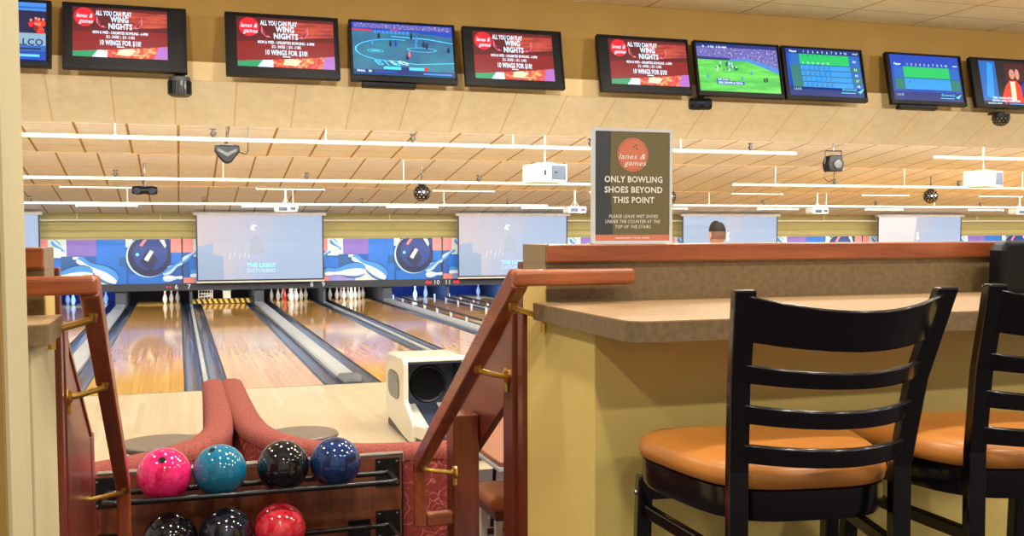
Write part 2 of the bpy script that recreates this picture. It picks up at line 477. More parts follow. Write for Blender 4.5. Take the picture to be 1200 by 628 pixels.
# ================================================================== SETTING
b = MB().use('carpet'); b.box(-4, 9, -3.5, 2.9, -0.06, 0.0); struct(b.build('floor'))
b = MB().use('carpet'); b.box(-4, 14, 2.9, 7.4, ZL - .06, ZL); struct(b.build('floor'))
b = MB().use('approach_wood'); b.box(XMIN, XMAX, 7.4, FOUL, ZL - .06, ZL); struct(b.build('floor'))
b = MB().use('carpet')                                     # stair treads in the gap between the two counters
for k in range(2):
    b.box(-.26, .93, 2.9 + .28 * k, 2.9 + .28 * (k + 1), ZL, -.17 * (k + 1))
struct(b.build('floor'))
b = MB().use('pit_dark'); b.box(XMIN, XMAX, FOUL, 30.2, ZL - .30, ZL - .14); struct(b.build('floor'))

b = MB().use('lane_wood'); b.box(11.6, XMAX, FOUL, 28.8, ZL - .14, ZL - .002); b.box(XMIN, -6.6, FOUL, 28.8, ZL - .14, ZL - .002); struct(b.build('floor'))  # unseen plain stand-in for further lanes, added to bounce light onto the ceiling
# concourse ceiling and front wall with its ledge
b = MB().use('hall_tile'); b.box(-4, 16, -3.5, 10.9, 3.85, 3.95); struct(b.build('ceiling'))
b = MB().use('wall_yellow'); b.box(-5, 18, 10.9, 11.1, 2.8, 3.95); struct(b.build('wall_front'))
b = MB().use('soffit_cream'); b.box(-5, 18, 10.86, 10.9, 2.80, 2.99); b.box(-5, 18, 10.852, 10.86, 2.80, 2.815); struct(b.build('trim_1', bevel=.004))
b = MB().use('soffit_tile'); b.prism([(10.86, 2.80), (11.5, 2.42), (11.5, 2.95), (11.1, 2.95)], 'x', -6, 20); struct(b.build('ceiling'))
# stepped lane ceiling
SEC = [(11.5, 2.86, 15.2, 2.385), (15.2, 2.87, 19.8, 2.15), (19.8, 2.62, 24.4, 1.975), (24.4, 2.18, 27.3, 1.765)]
for (y0, z0, y1, z1) in SEC:
    b = MB().use('lane_tile'); b.prism([(y0, z0), (y1, z1), (y1, z1 + .75), (y0, z0 + .4)], 'x', XMIN, XMAX); 
    b.use('edge_lip'); b.box(XMIN, XMAX, y1 - .004, y1 + .012, z1 - .010, z1 + .03)
    struct(b.build('ceiling'))
# ribbed yellow beam above the masking
b = MB().use('beam_yellow'); b.box(XMIN, XMAX, 27.06, 27.3, 1.14, 1.80)
for z in (1.20, 1.36, 1.52): b.box(XMIN, XMAX, 27.03, 27.06, z, z + .12)
struct(b.build('wall_back', bevel=.01))
b = MB().use('pit_dark'); b.box(XMIN, XMAX, 29.7, 29.9, ZL - .2, 1.3); b.box(XMIN, XMAX, 28.9, 29.8, ZL - .25, ZL - .14); struct(b.build('wall_back'))
# wall end at the far left
b = MB().use('wall_yellow'); b.box(-1.6, -.285, 1.9, 2.17, 0, 3.85); b.use('cream_paint'); b.box(-.285, -.279, 1.92, 2.17, 0, 3.85)
struct(b.build('wall_left'))

# ================================================================== LANES
def lane_center(n):
    k, r = divmod(n - 7, 2); return 1.075 + 3.33 * k + 1.755 * r
HALF = .533
LEND = 28.85
def lane_arrows(b, c):
    for q in range(-3, 4):
        x = c + q * .133; y = FOUL + 4.3 - abs(q) * .35
        b.poly([(x - .02, y, ZL + .0015), (x + .02, y, ZL + .0015), (x, y + .16, ZL + .0015)])
    for q in range(-3, 4):
        if q == 0: continue
        x = c + q * .1; y = FOUL + 1.9
        b.poly([(x - .008, y - .008, ZL + .0015), (x + .008, y - .008, ZL + .0015), (x + .008, y + .008, ZL + .0015), (x - .008, y + .008, ZL + .0015)])
plain('arrow_brown', (92, 56, 30), 0.3)
LANE_DESC = {4: 'far left, mostly behind the left handrail', 5: 'behind the left handrail, pin deck lit blue', 6: 'ending under number 6, three pins standing',
             7: 'ending under number 7 at the yellow and black striped bar', 8: 'ending under number 8, full rack with one red pin', 9: 'ending under number 9, full rack of white pins',
             10: 'ending under number 10, pin deck lit blue and bumper posts up', 11: 'ending under number 11, partly behind the right handrail', 12: 'right of number 11, behind the right counter'}
for n in range(4, 13):
    c = lane_center(n)
    t = tag(empty('bowling_lane', (0, 0, 0)), 'glossy maple bowling lane ' + LANE_DESC[n], 'bowling lane', 'bowling lanes')
    b = MB().use('lane_wood'); b.box(c - HALF, c + HALF, FOUL, LEND, ZL - .14, ZL)
    b.use('arrow_brown'); lane_arrows(b, c)
    b.use('black_trim'); b.box(c - HALF - .012, c - HALF, FOUL, LEND, ZL - .14, ZL - .001); b.box(c + HALF, c + HALF + .012, FOUL, LEND, ZL - .14, ZL - .001)
    b.box(c - HALF - .2, c + HALF + .2, FOUL - .012, FOUL - .001, ZL - .02, ZL + .001)
    b.build('lane_bed', t)
    gw = .225
    for s in (-1, 1):
        x0 = c + s * (HALF + .012); x1 = c + s * (HALF + gw - .004); xm = (x0 + x1) / 2; r = abs(x1 - x0) / 2
        g = MB().use('gutter'); prof = []
        for k in range(9):
            q = PI * k / 8; prof.append((xm - r * math.cos(q), ZL - .012 - .065 * math.sin(q)))
        prof2 = prof + [(xm + r, ZL - .13), (xm - r, ZL - .13)]
        rings = [[Vector((x, y, z)) for x, z in prof2] for y in (FOUL, LEND)]
        g.rings(rings); g.build('gutter', t, angle=50)

# dividers and ball-track caps between lanes
CAPNAME = {4: ('left of the first blue-lit lane, seen behind left handrail',), }
def divider(n, wide, text):
    xa = lane_center(n) + HALF + .225; xb = lane_center(n + 1) - HALF - .225
    if wide:
        t = tag(empty('ball_track_cap', (0, 0, 0)), text, 'ball track cover', 'ball track covers')
        b = MB().use('cap_grey'); b.prism([(xa, ZL - .13), (xb, ZL - .13), (xb, ZL + .03), (xb - .03, ZL + .055), (xa + .03, ZL + .055), (xa, ZL + .03)], 'y', FOUL + .35, 27.14)
        b.build('cover_strip', t)
        b = MB().use('cap_nose'); xm = (xa + xb) / 2; r = (xb - xa) / 2 + .03
        rings = []
        for k in range(7):
            q = PI / 2 * k / 6; y = FOUL + .36 - .33 * math.sin(q); sc = max(.28, math.cos(q)); rr = r * (.55 + .45 * math.cos(q))
            rings.append([(xm - rr, y, ZL), (xm - rr, y, ZL + .05 * sc), (xm - rr * .7, y, ZL + .085 * sc), (xm + rr * .7, y, ZL + .085 * sc), (xm + rr, y, ZL + .05 * sc), (xm + rr, y, ZL)])
        b.rings([[Vector(p) for p in r_] for r_ in rings]); b.build('end_nose', t)
    else:
        t = tag(empty('lane_divider', (0, 0, 0)), text, 'lane divider', 'thin lane dividers')
        b = MB().use('cap_grey'); b.prism([(xa, ZL - .13), (xb, ZL - .13), (xb, ZL + .008), (xb - .012, ZL + .022), (xa + .012, ZL + .022), (xa, ZL + .008)], 'y', FOUL + .25, 27.14)
        b.build('cover_strip', t)
        b = MB().use('cap_nose'); b.prism([(FOUL + .02, ZL - .1), (FOUL + .25, ZL - .1), (FOUL + .25, ZL + .03), (FOUL + .08, ZL + .03), (FOUL + .02, ZL + .01)], 'x', xa + .001, xb - .001)
        b.build('end_nose', t, bevel=.006)
divider(4, False, 'thin pale divider strip beside the leftmost lane, behind the left handrail')
divider(5, True, 'wide grey ball track cover seen between the left handrail bars')
divider(6, False, 'thin pale divider strip between dark gutters under numbers 6 and 7')
divider(7, True, 'wide grey ball track cover with rounded nose, under number 8')
divider(8, False, 'thin pale divider strip running from below number 9 to the ball return')
divider(9, True, 'wide grey ball track cover beside the blue-lit lane under number 10')
divider(10, False, 'thin divider strip under numbers 10 and 11 among the bumper posts')
divider(11, True, 'wide grey ball track cover right of number 11')

# bumper rails with little white posts on lanes 10 and 11
for n, sd, txt in ((10, -1, 'left side of lane under number 10'), (10, 1, 'right side of lane under number 10'), (11, -1, 'left side of lane under number 11')):
    x = lane_center(n) + sd * (HALF + .05)
    t = tag(empty('bumper_rail', (x, 0, 0)), 'raised dark bumper rail with white posts along the ' + txt, 'bumper rail', 'raised bumper rails')
    b = MB().use('black_trim'); b.tube([(0, FOUL + 4.0, ZL + .10), (0, 27.0, ZL + .10)], .022, 8); b.build('rail', t)
    for k in range(12):
        y = FOUL + 4.3 + k * 1.26
        p = MB().use('pin_white'); p.tube([(0, y, ZL - .06), (0, y, ZL + .115)], .026, 8); p.build('post', t)

# side walls between the pin decks, pit curtain
for n in range(4, 13):
    xa = lane_center(n) + HALF + .2; xb = lane_center(n + 1) - HALF - .2
    b = MB().use('kickback'); b.prism([(27.15, ZL - .1), (29.7, ZL - .1), (29.7, .05), (27.15, .05)], 'x', xa + .02, xb - .02)
    o = b.build('kickback_wall', bevel=.01); struct(o); o.name = 'wall_pit'
# ================================================================== MASKING: murals, number strips, screens
PAIR0 = {5: -3.24, 7: .09, 9: 3.42, 11: 6.75, 13: 10.08, 15: 13.41, 17: 16.74, 19: 20.07, 21: 23.40}
def mural(x0, W, label):
    H = 1.10
    t = tag(empty('mural_panel', (x0, 27.0, .05)), label, 'mural panel', 'printed mural panels')
    p = Panel(W, H, .0015)
    p.rect(0, 1, 0, 1, 'mu_blue')
    R = p.rect
    R(.4, .605, .0, 1, 'mu_mid'); R(0, .08, .70, 1, 'mu_salmon'); R(0, .085, 0, .13, 'mu_salmon')
    R(.08, .202, .60, 1, 'mu_cream'); R(.202, .403, .63, 1, 'mu_purple'); R(.085, .30, 0, .22, 'mu_lilac')
    R(.05, .165, .30, .56, 'mu_mid'); R(.165, .243, .38, .63, 'mu_teal'); R(.243, .32, .56, .62, 'mu_cream')
    R(.355, .41, .10, .42, 'mu_cream'); R(.295, .505, 0, .13, 'mu_cream'); R(.56, .62, .40, .60, 'mu_teal')
    R(.605, .655, .82, 1, 'mu_cream'); R(.655, .92, .70, 1, 'mu_deep'); R(.92, 1, .70, 1, 'mu_salmon'); R(.92, 1, .45, .69, 'mu_mid')
    R(.62, .88, 0, .22, 'mu_mid')
    p.pin(.15, .86, .34, -.75, 'mu_pinblue', 'mu_pin')
    p.pin(.045, .60, .42, .6, 'mu_pinblue', 'mu_pin')
    p.pin(.41, .33, .95, -.55 + PI, 'mu_pinblue', 'mu_pinlt')
    p.pin(.215, .24, .98, .05 + PI, 'mu_pinblue', 'mu_pinlt')
    p.pin(.93, .35, .50, .55, 'mu_pin', 'mu_pinblue'); p.pin(.93, .12, .42, 0.05, 'mu_pin', 'mu_pinlt')
    # the big ball
    cu, cv, rv = .764, .625, .46; a = W / H
    p.ell(cu - .003, cv - .01, (rv + .010) / a, rv + .010, 'mu_pin'); p.ell(cu + .006, cv, rv / a, rv, 'mu_navy')
    p.ell(cu + .012, cv + .05, rv * .8 / a, rv * .8, 'mu_deep')
    p.shape([(.70, .48), (.76, .80), (.83, .55), (.78, .28)], 'mu_navy')
    p.shape([(.73, .55), (.775, .76), (.80, .72), (.757, .50)], 'mu_cream')
    p.shape([(.70, .86), (.73, .99), (.755, .99), (.72, .84)], 'mu_salmon')
    p.shape([(.84, .99), (.875, .99), (.89, .86), (.88, .80)], 'mu_cream')
    p.ell(.685, .66, .012, .036, 'mu_glow')
    p.use('mask_dark')
    p.box(0, W, .004, .04, 0, H)
    p.box(-.02, .02, -.03, .0, .006, H + .02)
    p.build('print', t)
    return t
mural(PAIR0[5], 3.33, 'blue mural of bowling ball and pins above numbers 5 and 6, left of first screen')
mural(PAIR0[7], 3.33, 'blue mural panel mostly covered by the screen above numbers 7 and 8')
mural(PAIR0[9], 3.33, 'blue mural of bowling ball and pins above numbers 9 and 10, between two screens')
mural(PAIR0[11], 3.33, 'blue mural panel behind the second screen, its left sliver above number 11')
mural(PAIR0[13], 3.33, 'top strip of blue mural showing beside the bowling-shoes sign')
mural(PAIR0[15], 3.33, 'blue mural panel behind the screen with the man in front')
mural(PAIR0[17], 3.33, 'top strip of blue mural above the rail between third and fourth screens')
mural(PAIR0[19], 3.33, 'blue mural panel behind the rightmost screen')
mural(PAIR0[21], 3.33, 'top strip of blue mural right of the rightmost screen')
mural(-6.57, 3.33, 'blue mural panel at far left behind the left counter')
# number strip
SN = {-6.57: (3, 4), -3.24: (5, 6), .09: (7, 8), 3.42: (9, 10), 6.75: (11, 12)}
for x0, (na, nb_) in SN.items():
    t = tag(empty('lane_number_strip', (x0, 26.97, -.13)), 'dark strip over the pin decks carrying lane numbers %d and %d' % (na, nb_), 'lane number strip', 'lane number strips')
    p = Panel(3.33, .19, .002)
    p.use('mask_dark'); p.box(0.002, 3.328, .002, .05, 0, .185)
    p.text(str(na), .045, .52, .62, 'num_glow'); p.text(str(nb_), .955, .52, .62, 'num_glow')
    if nb_ == 10: p.shape([(.855, .5), (.875, .85), (.875, .7), (.91, .7), (.91, .3), (.875, .3), (.875, .15)], 'arrow_red')
    elif na == 11: p.shape([(.145, .5), (.125, .85), (.125, .7), (.09, .7), (.09, .3), (.125, .3), (.125, .15)], 'arrow_red')
    elif nb_ == 6:
        p.ell(.89, .5, .007, .12, 'arrow_red'); p.ell(.912, .5, .007, .12, 'arrow_red')
    elif na == 9:
        p.ell(.12, .5, .006, .1, 'cap_nose'); p.ell(.145, .5, .006, .1, 'cap_nose')
    p.build('number_board', t)

def screen(x0, label, txt=True, variant=0):
    W, H = 3.05, 1.60
    t = tag(empty('projection_screen', (x0, 26.6, .14)), label, 'projection screen', 'roll-down projection screens')
    p = Panel(W, H, .0015)
    p.use('projected'); p.box(0, W, .001, .012, 0, H)
    if variant in (0, 1):
        p.shape([(0, .52), (.12, .56), (.12, .40), (.20, .36), (.2, .0), (0, 0)], 'proj_blue')
        p.shape([(.41, .40), (.42, .62), (.46, .72), (.49, .66), (.52, .56), (.53, .40)], 'proj_shade')
        p.shape([(.415, .80), (.43, .85), (.455, .855), (.47, .83), (.445, .82), (.447, .79), (.465, .78), (.44, .765), (.42, .775)], 'proj_white')
        for k, (u, v, l) in enumerate(((.25, .36, .07), (.29, .40, .05), (.33, .36, .06), (.37, .39, .07), (.40, .36, .04))):
            p.ell(u, v, .004, l, 'proj_pale', -.25, 10)
        p.text('THE LIGHT', .50, .22, .065, 'ps_white', .235); p.text('DISTURBED', .50, .135, .055, 'proj_text', .225)
    else:
        p.shape([(0, .995), (.46, .995), (.40, .2), (0, .15)], 'proj_pale' if variant == 3 else 'proj_blue')
        p.shape([(.45, .62), (.46, .70), (.49, .71), (.475, .66), (.49, .58), (.46, .55)], 'proj_white')
    p.build('screen_fabric', t)
    for xb0 in (-.035, W):
        b = MB().use('black_trim'); b.box(xb0, xb0 + .035, -.004, .014, 0, H); b.build('border', t)
    b = MB().use('black_trim'); b.box(-.035, W + .035, -.015, .02, -.035, -.001); b.use('pipe_white'); b.box(-.035, W + .035, -.02, .02, -.075, -.036); b.build('weight_bar', t)
    b = MB().use('screen_case'); b.box(-.10, W + .10, -.07, .09, H, H + .075); b.build('housing', t, bevel=.012)
    for x in (.15, W - .15):
        b = MB().use('black_metal'); b.box(x - .02, x + .02, .0905, .431, H + .0, H + .03); b.build('bracket', t)
screen(.455, 'large roll-down screen above numbers 7 and 8, reading THE LIGHT DISTURBED', True, 0)
screen(7.12, 'large roll-down screen left of the bowling-shoes sign, cut off by the counter end', True, 1)
screen(13.75, 'roll-down screen above the rail with the man in front of it', False, 2)
screen(20.38, 'rightmost roll-down screen above the wooden rail', False, 3)
screen(-6.18, 'leftmost roll-down screen, only its edge beside the cream wall end', False, 2)

# ================================================================== PINS
PINPROF = [(.0255, 0), (.029, .004), (.036, .02), (.0505, .06), (.0585, .095), (.0605, .114), (.059, .135), (.051, .165), (.039, .20), (.029, .23), (.0235, .252), (.0228, .262), (.0245, .285), (.029, .318), (.0322, .340), (.0318, .355), (.026, .371), (.014, .3795), (.0, .381)]
def pin_mesh(mat, bands):
    b = MB().use(mat); b.lathe(PINPROF, 18)
    return b
pin_proto = {}
def pin(x, y, label, color='pin_white'):
    if color not in pin_proto:
        b = MB().use(color); b.lathe(PINPROF, 18); o = b.build('bowling_pin', angle=60)
        if color == 'pin_white':
            s = MB().use('pin_band'); s.lathe([(.0232, .248), (.0238, .2495), (.0238, .2535), (.0232, .255)], 18); s.lathe([(.0236, .270), (.0248, .2715), (.0252, .2755), (.0242, .277)], 18); s.build('neck_stripe', o)
        pin_proto[color] = o
    else:
        o = copy_tree(pin_proto[color])
    o.location = (x, y, ZL)
    tag(o, label, 'bowling pin', 'bowling pins')
SPOT = {1: (0, 0, 'front pin'), 2: (-.152, .264, 'second row left'), 3: (.152, .264, 'second row right'), 4: (-.305, .528, 'third row left'), 5: (0, .528, 'third row middle'), 6: (.305, .528, 'third row right'),
        7: (-.457, .792, 'back row far left'), 8: (-.152, .792, 'back row second from left'), 9: (.152, .792, 'back row third from left'), 10: (.457, .792, 'back row far right')}
HEAD = 27.72
for n, spots in ((6, (3, 6, 10)), (8, range(1, 11)), (9, range(1, 11))):
    for s in spots:
        dx, dy, w = SPOT[s]
        red = (n == 8 and s == 2)
        pin(lane_center(n) + dx, HEAD + dy, ('red' if red else 'white') + ' bowling pin under number %d, %s of its triangle' % (n, w), 'pin_red' if red else 'pin_white')
for n, s, l in ((5, 7, 'blue-lit bowling pin behind the left handrail, leftmost of three'), (5, 4, 'blue-lit bowling pin behind the left handrail, middle of three'), (5, 10, 'blue-lit bowling pin just right of the left handrail'),
                (10, 1, 'bright blue-lit bowling pin standing alone under number 10'), (11, 10, 'bright blue-lit bowling pin right of number 11')):
    dx, dy, w = SPOT[s]; pin(lane_center(n) + dx, HEAD + dy, l)
pin(6.59, 28.3, 'dim lavender-lit bowling pin directly below number 10')
# fallen red-lit pin in the pit of lane 10
# lane 7: guard bar, wire rack, box
c7 = lane_center(7)
t = tag(empty('guard_bar', (0, 0, 0)), 'yellow and black striped guard bar across the lane under number 7', 'guard bar')
b = MB()
for k in range(22):
    x0 = c7 - .74 + k * 1.48 / 22; w = 1.48 / 22
    b.use('hazard_yellow' if k % 2 == 0 else 'black_trim')
    sl = .05
    b.hexa([Vector(q) for q in ((x0, 27.35, ZL + .02), (x0 + w, 27.35, ZL + .02), (x0 + w, 27.38, ZL + .02), (x0, 27.38, ZL + .02), (x0 - sl, 27.35, ZL + .13), (x0 + w - sl, 27.35, ZL + .13), (x0 + w - sl, 27.38, ZL + .13), (x0 - sl, 27.38, ZL + .13))])
b.use('black_metal'); b.box(c7 - .78, c7 + .74, 27.381, 27.40, ZL, ZL + .14)
b.build('striped_board', t)
b = MB().use('black_metal'); b.box(c7 - .80, c7 - .77, 27.34, 27.42, ZL - .12, ZL + .2); b.box(c7 + .73, c7 + .76, 27.34, 27.42, ZL - .12, ZL + .2); b.build('end_bracket', t)
t = tag(empty('wire_rack', (c7 - .42, 28.1, 0)), 'white wire rack standing inside the machine under number 7', 'wire rack')
b = MB().use('white_plastic')
for x in (-.17, .17):
    for y in (-.1, .1): b.tube([(x, y, ZL), (x, y, ZL + .52)], .014, 6)
b.build('frame', t)
b = MB().use('white_plastic')
for k in range(6):
    z = ZL + .06 + .085 * k
    b.tube([(-.17, -.1, z), (.17, -.1, z + (.05 if k % 2 else -.03))], .012, 6); b.tube([(-.17, .1, z), (.17, .1, z)], .012, 6)
for k in range(4): b.tube([(-.12 + .08 * k, -.1, ZL + .04), (-.06 + .06 * k, -.1, ZL + .5)], .01, 6)
b.build('wires', t)
t = tag(empty('machine_box', (c7 + .12, 28.2, ZL)), 'small white box behind the striped guard bar under number 7', 'machine box')
b = MB().use('white_plastic'); b.box(-.10, .10, -.1, .1, 0, .30); b.build('body', t, bevel=.01)
b = MB().use('cap_nose'); b.box(-.14, .14, -.12, .12, .30, .36); b.build('lid', t, bevel=.008)

# back boards with blue light put into their colour for lanes 5, 10, 11, 12
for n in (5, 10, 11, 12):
    c = lane_center(n); b = MB().use('pit_bluelit'); b.box(c - HALF - .18, c + HALF + .18, 29.2, 29.25, ZL - .1, .05); o = b.build('wall_pit'); struct(o)
# ================================================================== SPRINKLER PIPES, TUBES
def pipe(x0, x1, y, z, label, zc, step=2.4):
    t = tag(empty('sprinkler_pipe', (0, y, z)), label, 'pipe', 'white ceiling pipes')
    b = MB().use('pipe_white'); b.tube([(x0, 0, 0), (x1, 0, 0)], .026, 10); b.build('pipe', t)
    x = x0 + .9; k = 0
    while x < x1 - .2:
        h = MB().use('pipe_white'); h.tube([(x, 0, .02), (x, 0, zc - z + .03)], .008, 6); h.tube([(x - .02, 0, 0), (x + .02, 0, 0)], .032, 10); h.build('hanger', t)
        hd = MB().use('head_bronze'); hx = x + step * .45
        if hx < x1:
            hd.lathe([(.02, .02), (.022, .05), (.036, .055), (.036, .085), (.02, .09), (.02, .115), (.04, .12), (.04, .13)], 8, (hx, 0, 0)); hd.build('sprinkler_head', t)
        x += step; k += 1
def cz(y):
    for (y0, z0, y1, z1) in SEC:
        if y0 <= y <= y1: return z0 + (z1 - z0) * (y - y0) / (y1 - y0)
pipe(-4, 8.45, 12.9, 2.40, 'nearest long white pipe, running from left wall end to behind the sign', cz(12.9), 2.43)
pipe(10.85, 18, 12.9, 2.395, 'short white pipe at upper right beside the white projector', cz(12.9), 2.43)
pipe(-6, 6.95, 17.0, 2.13, 'second long white pipe, passing above the black mirrored ball', cz(17.0), 2.9)
pipe(9.8, 24, 17.0, 2.16, 'white pipe right of the sign, behind the second mirrored ball', cz(17.0), 2.9)
pipe(-8, 7.6, 21.0, 1.86, 'third white pipe, ending above the second screen', cz(21.0), 3.1)
pipe(10.6, 30, 21.0, 1.885, 'farthest ceiling pipe right of the sign, over the right screens', cz(21.0), 3.1)
b = MB().use('pipe_white'); b.tube([(XMIN, 26.85, 1.615), (XMAX, 26.85, 1.615)], .025, 8)
for k in range(22):
    x = -8 + k * 1.9; b.tube([(x, 26.85, 1.615), (x, 26.85, 1.82)], .01, 6)
tag(b.build('wall_pipe'), 'thin white pipe along the top of the yellow beam, behind the screens', 'pipe')

def tube(x, y, z, label, L=1.22):
    t = tag(empty('fluorescent_light', (x, y, z)), label, 'fluorescent light', 'fluorescent tubes on the lane ceiling')
    b = MB().use('tube'); b.tube([(0, 0, 0), (L, 0, 0)], .010, 8); b.build('tube', t)
    b = MB().use('grille_metal'); b.box(-.03, L + .03, .0, .03, .014, .034); b.build('housing', t)
    b = MB().use('white_plastic'); b.box(-.03, 0, -.014, .014, -.014, .02); b.box(L, L + .03, -.014, .014, -.014, .02); b.build('socket', t)
    for xh in (.2, L - .2):
        h = MB().use('pipe_white'); h.tube([(xh, .015, .033), (xh, .015, .5)], .004, 6); h.build('hanger', t)
for x, d in ((-1.96, 'left one over lane 6'), (1.45, 'above the projector of the first screen'), (4.85, 'right of the black mirrored ball'), (8.2, 'hidden beside the sign top'), (11.55, 'right of the sign, below the pipe'), (14.9, 'left of the second mirrored ball'), (18.2, 'at the right edge, upper row')):
    tube(x, 20.02, 2.118, 'lit fluorescent tube in the nearer row, ' + d)
for x, d in ((-2.1, 'above the left mural'), (1.45, 'above the first screen'), (4.82, 'above the right mural'), (8.25, 'above the second screen'), (11.6, 'next to the sign edge'), (15.0, 'left of the fourth projector'), (18.45, 'above the rightmost screen'), (22.0, 'at far right')):
    tube(x, 24.65, 1.902, 'lit fluorescent tube in the far row, ' + d)

# ================================================================== TVs
def tv(cx, label, paint, lit=(.04, .96, .14, .95), bar=False, zc=3.145, w=1.12, h=.66, tilt=13):
    root = empty('television', (cx, 10.70, zc), 0, None, -math.radians(tilt))
    # local: x right, z up, face looks along -y
    tag(root, label, 'television', 'televisions above the lanes')
    b = MB().use('black_plastic')
    b.prism([(-w / 2, -h / 2), (w / 2, -h / 2), (w / 2, h / 2), (-w / 2, h / 2)], 'y', -.03, .02)
    b.prism([(-w / 2 + .12, -h / 2 + .1), (w / 2 - .12, -h / 2 + .1), (w / 2 - .12, h / 2 - .1), (-w / 2 + .12, h / 2 - .1)], 'y', .02, .055)
    b.build('case', root, bevel=.006)
    b = MB().use('black_plastic'); q = .018
    for x0, x1, z0, z1 in ((-w / 2, w / 2, h / 2 - q, h / 2), (-w / 2, w / 2, -h / 2, -h / 2 + .05), (-w / 2, -w / 2 + q, -h / 2 + .05, h / 2 - q), (w / 2 - q, w / 2, -h / 2 + .05, h / 2 - q)):
        b.box(x0, x1, -.045, -.0302, z0, z1)
    b.build('bezel', root, bevel=.003)
    sx0 = -w / 2 + lit[0] * w; sx1 = -w / 2 + lit[1] * w; sz0 = -h / 2 + lit[2] * h; sz1 = -h / 2 + lit[3] * h
    p = Panel(sx1 - sx0, sz1 - sz0, .0004); paint(p); s = p.build('screen', root); s.location = (sx0, -.031, sz0)
    b = MB().use('black_metal'); b.box(-.12, .12, .055, .10, -.12, .12); b.box(-.04, .04, .10, .19, -.05, .05); b.build('wall_mount', root)
    if bar:
        b = MB().use('black_plastic'); b.box(-w * .40, w * .10, -.03, .05, -h / 2 - .05, -h / 2 - .001); b.build('speaker_bar', root, bevel=.008)
    return root

def promo(p):
    p.rect(0, 1, 0, 1, 'tv_red')
    p.rect(0, 1, .55, 1, 'tv_dkred'); p.shape([(.45, .58), (1, .66), (1, .94), (.5, .98)], 'tv_woodmix'); p.shape([(.0, .55), (.5, .58), (1, .64), (1, .60), (.5, .54), (0, .50)], 'tv_dkred')
    p.rect(0, 1, .94, 1, 'tv_dkred')
    p.shape([(0, .0), (1, 0), (1, .27), (.75, .22), (.45, .17), (.2, .13), (0, .10)], 'tv_foodmix')
    p.shape([(0, 0), (.26, 0), (.30, .14), (.2, .13), (0, .10)], 'tv_green'); p.shape([(.2, 0), (.36, 0), (.36, .14), (.26, .14)], 'tv_white')
    p.shape([(.46, .06), (.60, .04), (.66, .16), (.55, .18), (.48, .16)], 'tv_cream'); p.shape([(.86, 0), (1, 0), (1, .27), (.9, .25)], 'tv_lilac')
    a = p.w / p.h
    p.ell(.125, .80, .19 / a, .19, 'tv_logo')
    p.text('lanes &', .125, .83, .085, 'tv_white', .17, shear=.35); p.text('games', .14, .72, .085, 'tv_white', .15, shear=.35)
    p.text('ALL YOU CAN PLAY', .43, .895, .095, 'tv_white', .38)
    for s in (-1, 1):   # two little wings
        u = .49 + s * .19
        p.shape([(u, .60), (u + s * .055, .70), (u + s * .05, .84), (u + s * .03, .74), (u, .66), (u - s * .05, .60)], 'tv_pink')
        p.shape([(u, .615), (u + s * .035, .69), (u + s * .04, .76), (u + s * .02, .70), (u - s * .01, .645)], 'tv_dkred')
    p.text('WING', .49, .775, .112, 'tv_white', .19); p.text('NIGHTS', .50, .635, .112, 'tv_white', .25)
    p.text('MON & WED - UNLIMITED BOWLING - 6-9PM', .50, .50, .055, 'tv_white', .58)
    p.text('$12 - SHOES  |  $15 - 2 HRS', .50, .415, .055, 'tv_white', .30)
    p.text('10 WINGS FOR $10!', .50, .295, .10, 'tv_white', .43)
    p.rect(.46, .54, .205, .222, 'tv_white')
